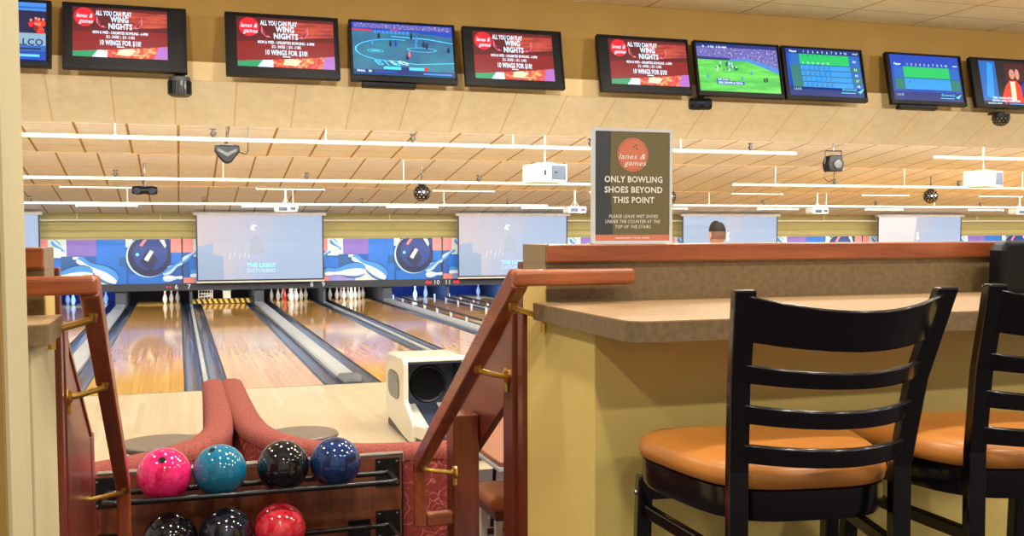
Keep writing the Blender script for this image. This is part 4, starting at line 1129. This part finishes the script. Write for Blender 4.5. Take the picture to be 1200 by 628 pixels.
# ================================================================== BALL RACK
RY = 4.56
t = tag(empty('ball_rack', (0, 0, 0)), 'dark cherry ball rack with black rods holding the bowling balls', 'ball rack')
b = MB().use('cherry'); b.box(-.335, .945, RY, RY + .04, ZL, .268); b.build('back_panel', t, bevel=.004)
b = MB().use('chrome'); b.box(-.345, .945, RY - .002, RY + .042, .268, .280); b.box(.945, .955, RY - .002, RY + .042, .235, .280); b.use('black_trim'); b.box(.945, .953, RY, RY + .04, ZL, .234); b.build('edge_trim', t, bevel=.003)
for zt, yfr in ((.205, RY - .235), (-.0325, RY - .27)):
    for yr in (yfr, RY - .06):
        b = MB().use('black_metal'); b.tube([(-.30, RY - .004, zt - .006), (-.30, yr + .05, zt - .004), (-.285, yr + .01, zt), (-.25, yr, zt), (.83, yr, zt), (.865, yr + .01, zt), (.88, yr + .05 if yr < RY - .1 else RY - .03, zt - .004), (.88, RY - .004, zt - .006)], .012, 10)
        b.build('rod', t, angle=60)
    for x in (-.30, .88):
        b = MB().use('black_metal'); b.box(x - .055, x + .055, RY - .006, RY - .0005, zt - .075, zt + .055); pl = b.build('bracket_plate', t, bevel=.002)
        b = MB().use('chrome')
        for dx in (-.04, .04):
            for dz in (-.06, .04): b.lathe([(.0, 0), (.006, 0), (.005, .003), (.0, .004)], 8, (x + dx, RY - .006, zt + dz), Matrix.Rotation(PI / 2, 3, 'X'))
        b.build('screw', pl)
b = MB().use('black_metal'); b.box(.70, .80, RY - .006, RY - .0005, -.14, -.01); b.build('bracket_plate', t, bevel=.002)
b = MB().use('cherry'); b.box(-.335, .945, RY - .05, RY - .001, ZL, ZL + .12); b.build('plinth', t, bevel=.004)
BR = .1085
def ball(x, y, z, mat, label, holes, rz=0):
    o = MB().use(mat); o.sphere((0, 0, 0), BR, 40); o = o.build('bowling_ball', angle=80); o.location = (x, y, z)
    tag(o, label, 'bowling ball', 'bowling balls on the rack')
    for (hx, hy, hz, r) in holes:
        d = Vector((hx, hy, hz)).normalized(); a = d.orthogonal().normalized(); c = d.cross(a)
        h = MB().use('hole_black'); rings = []
        for rr, dd in ((r * 1.06, BR * math.cos(math.asin(r * 1.06 / BR)) - .0004), (r * 1.0, BR + .0003), (r * .8, BR - .0004 + .0006)):
            rings.append([d * dd + (a * math.cos(2 * PI * k / 16) + c * math.sin(2 * PI * k / 16)) * rr for k in range(16)])
        h.rings(rings, False, True); h.build('finger_hole', o)
BY = RY - .145
ZB = .2885
ball(-.072, BY, ZB, 'ball_pink', 'hot pink bowling ball, first on the upper rods', [(-.05, -.62, .62, .014)])
ball(.147, BY, ZB, 'ball_teal', 'teal blue bowling ball beside the pink ball on the upper rods', [(-.28, -.35, .85, .012)])
ball(.405, BY, ZB, 'ball_black', 'glossy black bowling ball between teal and navy balls on the upper rods', [(-.10, -.72, .58, .012), (.10, -.72, .52, .012), (.55, -.40, .7, .012)])
ball(.625, BY, ZB, 'ball_navy', 'navy blue bowling ball at right end of the upper rods', [(.02, -.35, .92, .013), (.45, -.80, .20, .012), (.62, -.70, .28, .012)])
BY2 = RY - .165; ZB2 = .026
ball(-.055, BY2, ZB2, 'ball_black', 'black bowling ball at left of the lower rods, under the pink ball', [(.2, -.5, .8, .012)])
ball(.167, BY2, ZB2, 'ball_charcoal', 'dark charcoal bowling ball in the middle of the lower rods', [(.25, -.4, .85, .014)])
ball(.385, BY2, ZB2, 'ball_red', 'red bowling ball at right of the lower rods', [(-.3, .3, .85, .012)])

# ================================================================== SETTEES
def settee(side, label):
    t = tag(empty('settee', (0, 0, 0)), label, 'settee', 'curved settees')
    s = side
    cx = .265
    ctrl = [(.058, 7.2), (.060, 6.7), (.065, 6.2), (.075, 5.75), (.105, 5.40), (.19, 5.10), (.33, 4.88), (.52, 4.74), (.75, 4.69), (.98, 4.67)] if s > 0 else \
           [(.058, 7.2), (.060, 6.7), (.065, 6.2), (.075, 5.75), (.105, 5.40), (.19, 5.13), (.33, 4.93), (.48, 4.80), (.62, 4.71), (.74, 4.67)]
    pts = [Vector((cx + s * x, y, 0)) for x, y in ctrl]
    # smooth the path
    P = []
    for i in range(len(pts) - 1):
        p0 = pts[max(i - 1, 0)]; p1 = pts[i]; p2 = pts[i + 1]; p3 = pts[min(i + 2, len(pts) - 1)]
        for k in range(5):
            u = k / 5; P.append(.5 * ((2 * p1) + (p2 - p0) * u + (2 * p0 - 5 * p1 + 4 * p2 - p3) * u * u + (3 * p1 - p0 - 3 * p2 + p3) * u ** 3))
    P.append(pts[-1]); n = len(P)
    th = .072; z1 = .285
    def low(i): return 0.0
    def prof(i):
        f = i / (n - 1); top = z1
        return [(-th, ZL + .02), (th, ZL + .02), (th, top - .05), (th * .9, top - .02), (th * .5, top - .003), (0, top), (-th * .5, top - .003), (-th * .9, top - .02), (-th, top - .05)]
    b = MB().use('settee_fabric'); b.sweep(P, prof); o = b.build('back_rest', t, angle=60)
    def cap(i):
        top = z1 + .004
        return [(-th - .005, top - .06), (th + .005, top - .06), (th + .005, top - .045), (th * .95, top - .015), (th * .5, top + .002), (0, top + .005), (-th * .5, top + .002), (-th * .95, top - .015), (-th - .005, top - .045)]
    b = MB().use('settee_top'); b.sweep(P, cap); b.build('top_roll', t, angle=60)
    # seat on the lane side
    q = s
    def seat_prof(depth, z0, z1, soft):
        a, c = th + .002, th + depth
        pr = [(a, z0), (c, z0), (c + .02, (z0 + z1) / 2), (c, z1 - .01), (a, z1)] if soft else [(a, z0), (c - .06, z0), (c - .06, z1), (a, z1)]
        return pr if q < 0 else [(-x, z) for x, z in pr][::-1]
    for part, depth in ((P[:13], .44), (P[27:], .30)):
        b = MB().use('seat_vinyl'); b.sweep(part, seat_prof(depth, ZL + .30, ZL + .44, True)); b.build('seat', t, angle=50)
        b = MB().use('cherry'); b.sweep(part, seat_prof(depth, ZL, ZL + .298, False), smooth=False); b.build('seat_base', t)
settee(-1, 'burgundy upholstered settee back curving left behind the ball rack')
settee(1, 'burgundy upholstered settee back curving right behind the ball rack')
def round_table(x, y, r, label):
    t = tag(empty('round_table', (x, y, ZL)), label, 'table', 'round settee tables')
    b = MB().use('table_grey'); b.lathe([(.01, .68), (r - .01, .68), (r, .69), (r, .705), (r - .008, .712), (.01, .712)], 40); b.build('tabletop', t)
    b = MB().use('black_metal'); b.lathe([(.02, .02), (.04, .03), (.04, .67), (.10, .679)], 16); b.build('pedestal', t)
    b = MB().use('black_metal'); b.lathe([(.01, 0), (.16, 0), (.16, .015), (.05, .03), (.01, .03)], 24); b.build('base', t)
round_table(-.10, 5.58, .21, 'grey-brown round table top behind the left settee')
round_table(.62, 5.60, .19, 'grey-brown round table top behind the right settee')

# ================================================================== BALL RETURN
t = tag(empty('ball_return', (2.115, 8.60, ZL)), 'cream ball return machine with round black mouth on the approach', 'ball return')
HW = .29
def chk(x0, x1, poly, mat, name, bev=.02):
    b = MB().use(mat); b.prism(poly, 'x', x0, x1); return b.build(name, t, bevel=bev, seg=3)
side = [(.92, .10), (.90, .60), (.80, .685), (.16, .70), (.10, .66), (.10, .34), (-.30, .17), (-.30, .02), (.08, .02)]
chk(-HW, -HW + .045, side, 'cream_plastic', 'side_panel', .012)
chk(HW - .045, HW, side, 'cream_plastic', 'side_panel', .012)
b = MB().use('cream_plastic'); b.prism([(.145, .662), (.16, .705), (.80, .69), (.905, .60), (.925, .10), (.88, .10), (.86, .58), (.78, .645)], 'x', -HW + .02, HW - .02); b.build('hood', t, bevel=.012, seg=3)
b = MB().use('inner_grey'); b.box(-HW + .0455, HW - .0455, .42, .45, .2, .64); b.box(-HW + .0455, -HW + .05, .12, .42, .25, .65); b.box(HW - .05, HW - .0455, .12, .42, .25, .65); b.box(-HW + .0455, HW - .0455, .16, .42, .645, .66); b.build('inner_lining', t)
b = MB().use('hole_black'); b.disc((0, .415, .43), .148, (0, -1, 0), 32); b.use('black_trim')
rings = []
for rr, yy in ((.148, .414), (.162, .405), (.172, .418)):
    rings.append([Vector((rr * math.cos(2 * PI * k / 32), yy, .43 + rr * math.sin(2 * PI * k / 32))) for k in range(32)])
b.rings(rings, False, False); b.build('ball_mouth', t)
b = MB().use('inner_grey'); b.prism([(.41, .24), (-.28, .09), (-.28, .05), (.41, .2)], 'x', -HW + .046, HW - .046); b.build('ramp', t)
for x in (-.17, .12):
    b = MB().use('white_plastic'); b.prism([(.40, .262), (-.26, .118), (-.26, .10), (.40, .243)], 'x', x - .05, x + .05); b.build('ramp_pad', t, bevel=.006)
b = MB().use('grille_metal'); pts = []
for k in range(24):
    q = 2 * PI * k / 24; e = .6
    pts.append((.52 + .24 * math.copysign(abs(math.cos(q)) ** e, math.cos(q)), .43 + .125 * math.copysign(abs(math.sin(q)) ** e, math.sin(q))))
b.prism(pts, 'x', -HW - .008, -HW + .002); gp = b.build('side_grille', t, bevel=.004)
b = MB().use('cap_grey')
for r in range(3):
    for k in range(4 if r != 1 else 5):
        y = .52 + (k - (1.5 if r != 1 else 2)) * .09; z = .43 + (r - 1) * .07
        rings = []
        for rr, xx in ((.024, -HW - .009), (.03, -HW - .012), (.034, -HW - .009)): rings.append([Vector((xx, y + rr * math.cos(2 * PI * j / 12), z + rr * math.sin(2 * PI * j / 12))) for j in range(12)])
        b.rings(rings, False, False)
b.build('grille_ring', gp)
b = MB().use('kickback'); b.box(-HW + .02, HW - .02, -.25, .90, 0.0, .06); b.box(-HW + .05, HW - .05, .02, .88, .06, .12); b.build('base', t, bevel=.006)
# rack bed reaching towards the settees
b = MB().use('inner_grey'); b.prism([(-.30, .17), (-.30, .04), (-.9, .04), (-.95, .08), (-.95, .22), (-.90, .24)], 'x', -HW + .02, HW - .02); b.build('ball_tray', t, bevel=.012)
for xq in (-HW, HW - .02):
    b = MB().use('cream_plastic'); b.prism([(-.302, .20), (-.302, .10), (-.97, .16), (-.97, .27)], 'x', xq, xq + .02); b.build('tray_side', t, bevel=.006)
b = MB().use('kickback'); b.box(-.12, .12, -.85, -.6, 0, .05); b.build('foot', t, bevel=.006)

# ================================================================== LOWER SEATING AT RIGHT
t = tag(empty('dining_table', (1.66, 4.95, ZL)), 'brown table with pale edge seen through the right stair guard', 'table')
b = MB().use('table_wood'); b.box(-.30, .60, -.55, .55, .725, .75); b.build('tabletop', t, bevel=.006)
b = MB().use('cap_grey'); b.box(-.306, .606, -.556, .556, .705, .7245); b.build('edge_band', t, bevel=.003)
b = MB().use('cream_plastic')
b.tube([(.12, -.3, .03), (.12, -.3, .704)], .03, 12); b.tube([(.12, .3, .03), (.12, .3, .704)], .03, 12); b.build('post', t)
b = MB().use('black_metal'); b.box(-.2, .5, -.36, -.24, 0, .03); b.box(-.2, .5, .24, .36, 0, .03); b.build('foot', t, bevel=.005)
def dining_chair(x, y, rz, label):
    t = tag(empty('dining_chair', (x, y, ZL), rz), label, 'chair', 'tan chairs on the lower floor')
    b = MB().use('seat_vinyl'); b.box(-.21, .21, -.21, .21, .41, .475); b.build('seat', t, bevel=.028, seg=4)
    b = MB().use('black_metal')
    for s in (-1, 1): b.box(s * .19 - .012, s * .19 + .012, -.19, .19, .385, .409)
    b.box(-.19, .19, -.19, -.166, .385, .409); b.build('seat_frame', t)
    for sx in (-1, 1):
        for sy in (-1, 1):
            b = MB().use('cream_plastic' if False else 'black_metal'); b.tube([(sx * .20, sy * .20, 0), (sx * .185, sy * .18, .386)], .012, 8); b.build('leg', t)
    b = MB().use('black_metal')
    for s in (-1, 1): b.tube([(s * .19, -.19, .386), (s * .19, -.215, .55), (s * .185, -.25, .84)], .011, 8)
    b.build('back_frame', t)
    b = MB().use('seat_vinyl'); b.box(-.18, .18, -.262, -.222, .58, .84); b.build('backrest', t, bevel=.016, seg=3)
dining_chair(1.98, 5.72, PI, 'tan vinyl chair at far side of the brown table, mostly hidden')
dining_chair(-.66, 4.2, -PI / 2, 'tan vinyl chair on the lower floor behind the left stair guard')
def padded_stool(x, y, label):
    t = tag(empty('padded_stool', (x, y, ZL)), label, 'stool', 'backless padded stools')
    b = MB().use('seat_vinyl'); b.box(-.19, .19, -.18, .18, .375, .462); b.build('seat', t, bevel=.036, seg=4)
    b = MB().use('oak_dark'); b.box(-.165, .165, -.155, .155, .33, .374); b.build('seat_frame', t, bevel=.004)
    for sx in (-1, 1):
        for sy in (-1, 1):
            b = MB().use('cream_plastic'); b.box(sx * .145 - .018, sx * .145 + .018, sy * .135 - .018, sy * .135 + .018, 0, .329); b.build('leg', t, bevel=.004)
    for sy in (-1, 1):
        b = MB().use('oak_dark'); b.box(-.126, .126, sy * .135 - .012, sy * .135 + .012, .18, .215); b.build('stretcher', t, bevel=.003)
padded_stool(1.66, 5.06, 'tan padded stool under the brown table, seen between newel and stair post')
padded_stool(1.655, 4.32, 'nearest tan padded stool, a corner showing beside the yellow counter end')
# ================================================================== PERSON ON THE APPROACH
def person(x, y, label):
    root = empty('person', (x, y, ZL)); tag(root, label, 'person')
    H = 1.88
    V = []; E_ = []; Rr = []
    def v(p, r, parent=None):
        V.append(Vector(p)); Rr.append(r if isinstance(r, tuple) else (r, r))
        if parent is not None: E_.append((parent, len(V) - 1))
        return len(V) - 1
    # faces +y (towards the pins)
    pel = v((0, 0, .97), (.165, .115)); wa = v((0, .01, 1.12), (.15, .105), pel); ch = v((0, .01, 1.34), (.175, .12), wa); ns = v((0, -.005, 1.53), (.085, .075), ch); nk = v((0, .01, 1.60), (.058, .06), ns); hb = v((0, .02, 1.68), (.06, .065), nk)
    for s in (-1, 1):
        hip = v((s * .10, 0, .90), (.095, .10), pel); kn = v((s * .115, .02, .50), (.06, .065), hip); cf = v((s * .118, -.005, .34), (.055, .06), kn); an = v((s * .12, -.01, .09), (.038, .042), cf); he = v((s * .122, .02, .04), (.04, .036), an); to = v((s * .14, .19, .03), (.042, .026), he)
        sh = v((s * .19, 0, 1.47), (.068, .066), ch); el = v((s * .265, -.01, 1.17), (.045, .047), sh); fo = v((s * .275, .04, 1.05), (.042, .042), el); wr = v((s * .275, .085, .92), (.027, .03), fo); pa = v((s * .272, .10, .85), (.016, .036), wr)
        for k, (dy, ln) in enumerate(((-.028, .062), (-.010, .074), (.009, .078), (.028, .07))):
            f1 = v((s * .270, .105 + dy, .81), .0095, pa); f2 = v((s * .262, .115 + dy, .81 - ln * .55), .009, f1); v((s * .248, .122 + dy, .81 - ln), .008, f2)
        th1 = v((s * .262, .138, .865), .0105, wr); v((s * .252, .152, .825), .009, th1)
    me = D.meshes.new('body'); me.from_pydata(V, E_, []); o = D.objects.new('body_rig', me); COL.objects.link(o)
    sk = o.modifiers.new('skin', 'SKIN'); sk.use_smooth_shade = True
    for i, d in enumerate(me.skin_vertices[0].data): d.radius = Rr[i]; d.use_root = (i == 0)
    o.modifiers.new('sub', 'SUBSURF').levels = 2
    dg = bpy.context.evaluated_depsgraph_get(); dg.update()
    ev = D.meshes.new_from_object(o.evaluated_get(dg)); D.objects.remove(o)
    b = MB().use('shirt'); b.bm.from_mesh(ev)
    for m in ('jeans', 'skin', 'shoe'): b.use(m)
    for f in b.bm.faces:
        c = f.calc_center_median(); f.smooth = True
        if c.z > 1.545: f.material_index = 2
        elif abs(c.x) > .215 and c.z < 1.20: f.material_index = 2
        elif c.z < .085: f.material_index = 3
        elif c.z < .99: f.material_index = 1
        else: f.material_index = 0
    # head: cranium, jaw, nose, ears, eyes and mouth in the same surface
    b.use('skin'); hc = Vector((0, .035, 1.755))
    prof = []; rings = []
    for k in range(17):
        q = -PI / 2 + PI * k / 16; z = math.sin(q); r = max(0, math.cos(q)) ** (.62 if q > 0 else .85); ring = []
        for j in range(24):
            a = 2 * PI * j / 24; cx_, cy_ = math.cos(a), math.sin(a)
            w = .077 * (1 - .22 * max(0, -z)); dep = .098 * (1 - .15 * max(0, -z))
            px = hc.x + cx_ * r * w; py = hc.y + cy_ * r * dep + (.018 * max(0, -z) if cy_ > 0 else .012 * max(0, -z)); pz = hc.z + z * .125
            if cy_ > .93 and -.35 < z < .15: py += .022 * (1 - abs(z + .15) / .35) * (cy_ - .93) / .07
            ring.append(Vector((px, py, pz)))
        rings.append(ring)
    b.rings(rings)
    for s in (-1, 1): b.sphere((s * .080, .03, 1.745), .033, 12, (.35, .6, 1.0))
    b.use('hole_black'); 
    for s in (-1, 1): b.sphere((s * .031, .118, 1.765), .011, 8, (1.2, .5, .7))
    b.use('pin_band'); b.sphere((0, .118, 1.69), .02, 8, (1.1, .35, .3))
    b.build('body', root, angle=80)
    # hair: dark cap, shaved lower back and sides
    b = MB().use('hair'); rings = []
    for k in range(9):
        q = .30 + (PI / 2 - .30) * k / 8; z = math.sin(q); r = max(0, math.cos(q)) ** .62
        rings.append([Vector((hc.x + math.cos(2 * PI * j / 24) * r * .081, hc.y + math.sin(2 * PI * j / 24) * r * .102, hc.z + z * .131 - (0.0 if math.sin(2 * PI * j / 24) < .5 else -.012))) for j in range(24)])
    b.rings(rings, False, True); b.build('hair', root, angle=80)
    b = MB().use('hair_fade'); rings = []
    for k in range(6):
        q = -.28 + .62 * k / 5; z = math.sin(q); r = math.cos(q) ** (.62 if q > 0 else .85)
        rings.append([Vector((hc.x + math.cos(a) * r * .0785, hc.y + math.sin(a) * r * .0995, hc.z + z * .127)) for a in [PI + .15 + (PI - .3) * j / 16 for j in range(17)]])
    b.rings(rings, False, False, False); b.build('shaved_hair', root, angle=80)
person(5.04, 9.0, 'man with short dark hair seen from behind, head above the oak rail')

# ================================================================== LIGHT
def area(name, loc, rot, sx, sy, energy, color=(1, 1, 1), shape='RECTANGLE', spread=PI):
    l = D.lights.new(name, 'AREA'); l.shape = shape; l.size = sx; l.size_y = sy; l.energy = energy; l.color = color; l.spread = spread
    o = D.objects.new(name, l); COL.objects.link(o); o.location = loc; o.rotation_euler = rot
    return o
WARM = (1.0, .94, .84); COOL = (1.0, .985, .96)
# recessed can lights of the concourse ceiling
for x in (-2.0, 0.2, 2.4, 4.6, 6.8):
    for y in (-2.2, 0.4, 3.0, 5.6):
        area('can_light', (x, y, 3.84), (0, 0, 0), .22, .22, 44, WARM, 'DISK')
# strip lamps in the ceiling steps: one row washes the next tiles, one row shines on the lanes
for (y0, z0, y1, z1), e, e2 in zip(SEC, (1350, 1350, 850, 200), (260, 200, 130, 40)):
    zz = z0 - .24 if y0 > 12 else 2.62
    area('step_light', (12.0, y0 + .08, zz), (math.radians(112), 0, 0), 40, .12, e, COOL)
    area('lane_light', (12.0, y0 + .10, zz - .02), (math.radians(25), 0, 0), 40, .12, e2, WARM)
# unseen lamps added to brighten the soffit, television wall and approach
for x in (-2.4, -.4, 1.6, 3.6, 5.6, 7.6, 9.6, 11.6):
    area('soffit_fill', (x, 8.3, 3.84), (math.radians(28), 0, 0), .25, .25, 78, WARM, 'DISK')
for x, y in ((1.6, 4.6), (3.4, 5.6)):  # unseen lamps added to lift the dark lower seating
    area('seating_fill', (x, y, 3.84), (0, 0, 0), .3, .3, 60, WARM, 'DISK')
# lamps over the pin decks
for n in (6, 7, 8, 9):
    area('pin_deck_light', (lane_center(n), 27.35, .0), (math.radians(40), 0, 0), 1.0, .08, 9, (1, .97, .93))
for n in (5, 10, 11, 12):
    area('pin_deck_light', (lane_center(n), 27.35, .0), (math.radians(40), 0, 0), 1.0, .08, 34, (.12, .35, 1.0))
area('mask_light', (10, 26.2, 1.60), (math.radians(35), 0, 0), 40, .1, 22, COOL)
w = D.worlds.new('room'); scn.world = w; w.use_nodes = True
w.node_tree.nodes['Background'].inputs['Color'].default_value = (1.0, .94, .84, 1)
w.node_tree.nodes['Background'].inputs['Strength'].default_value = .5

# ================================================================== CAMERA
Rm = Matrix(((0.952, -0.019, 0.307), (-0.307, -0.051, 0.95), (-0.003, -0.999, -0.055)))
rx = Vector(Rm.col[0]); ry = -Vector(Rm.col[1]); rz = -Vector(Rm.col[2])
rz.normalize(); rx = (rx - rz * rx.dot(rz)).normalized(); ry = rz.cross(rx)
cam = D.cameras.new('camera'); co = D.objects.new('camera', cam); COL.objects.link(co)
mw = Matrix((rx, ry, rz)).transposed().to_4x4(); mw.translation = (0, 0, 1.27)
co.matrix_world = mw
cam.sensor_width = 36; cam.lens = 1209 / 1200 * 36; cam.shift_y = 26 / 1200; cam.clip_start = .02; cam.clip_end = 200
scn.camera = co
scn.view_settings.view_transform = 'Standard'; scn.view_settings.look = 'None'
scn.view_settings.exposure = 0.0; scn.view_settings.gamma = 1.0; scn.view_settings.use_curve_mapping = False
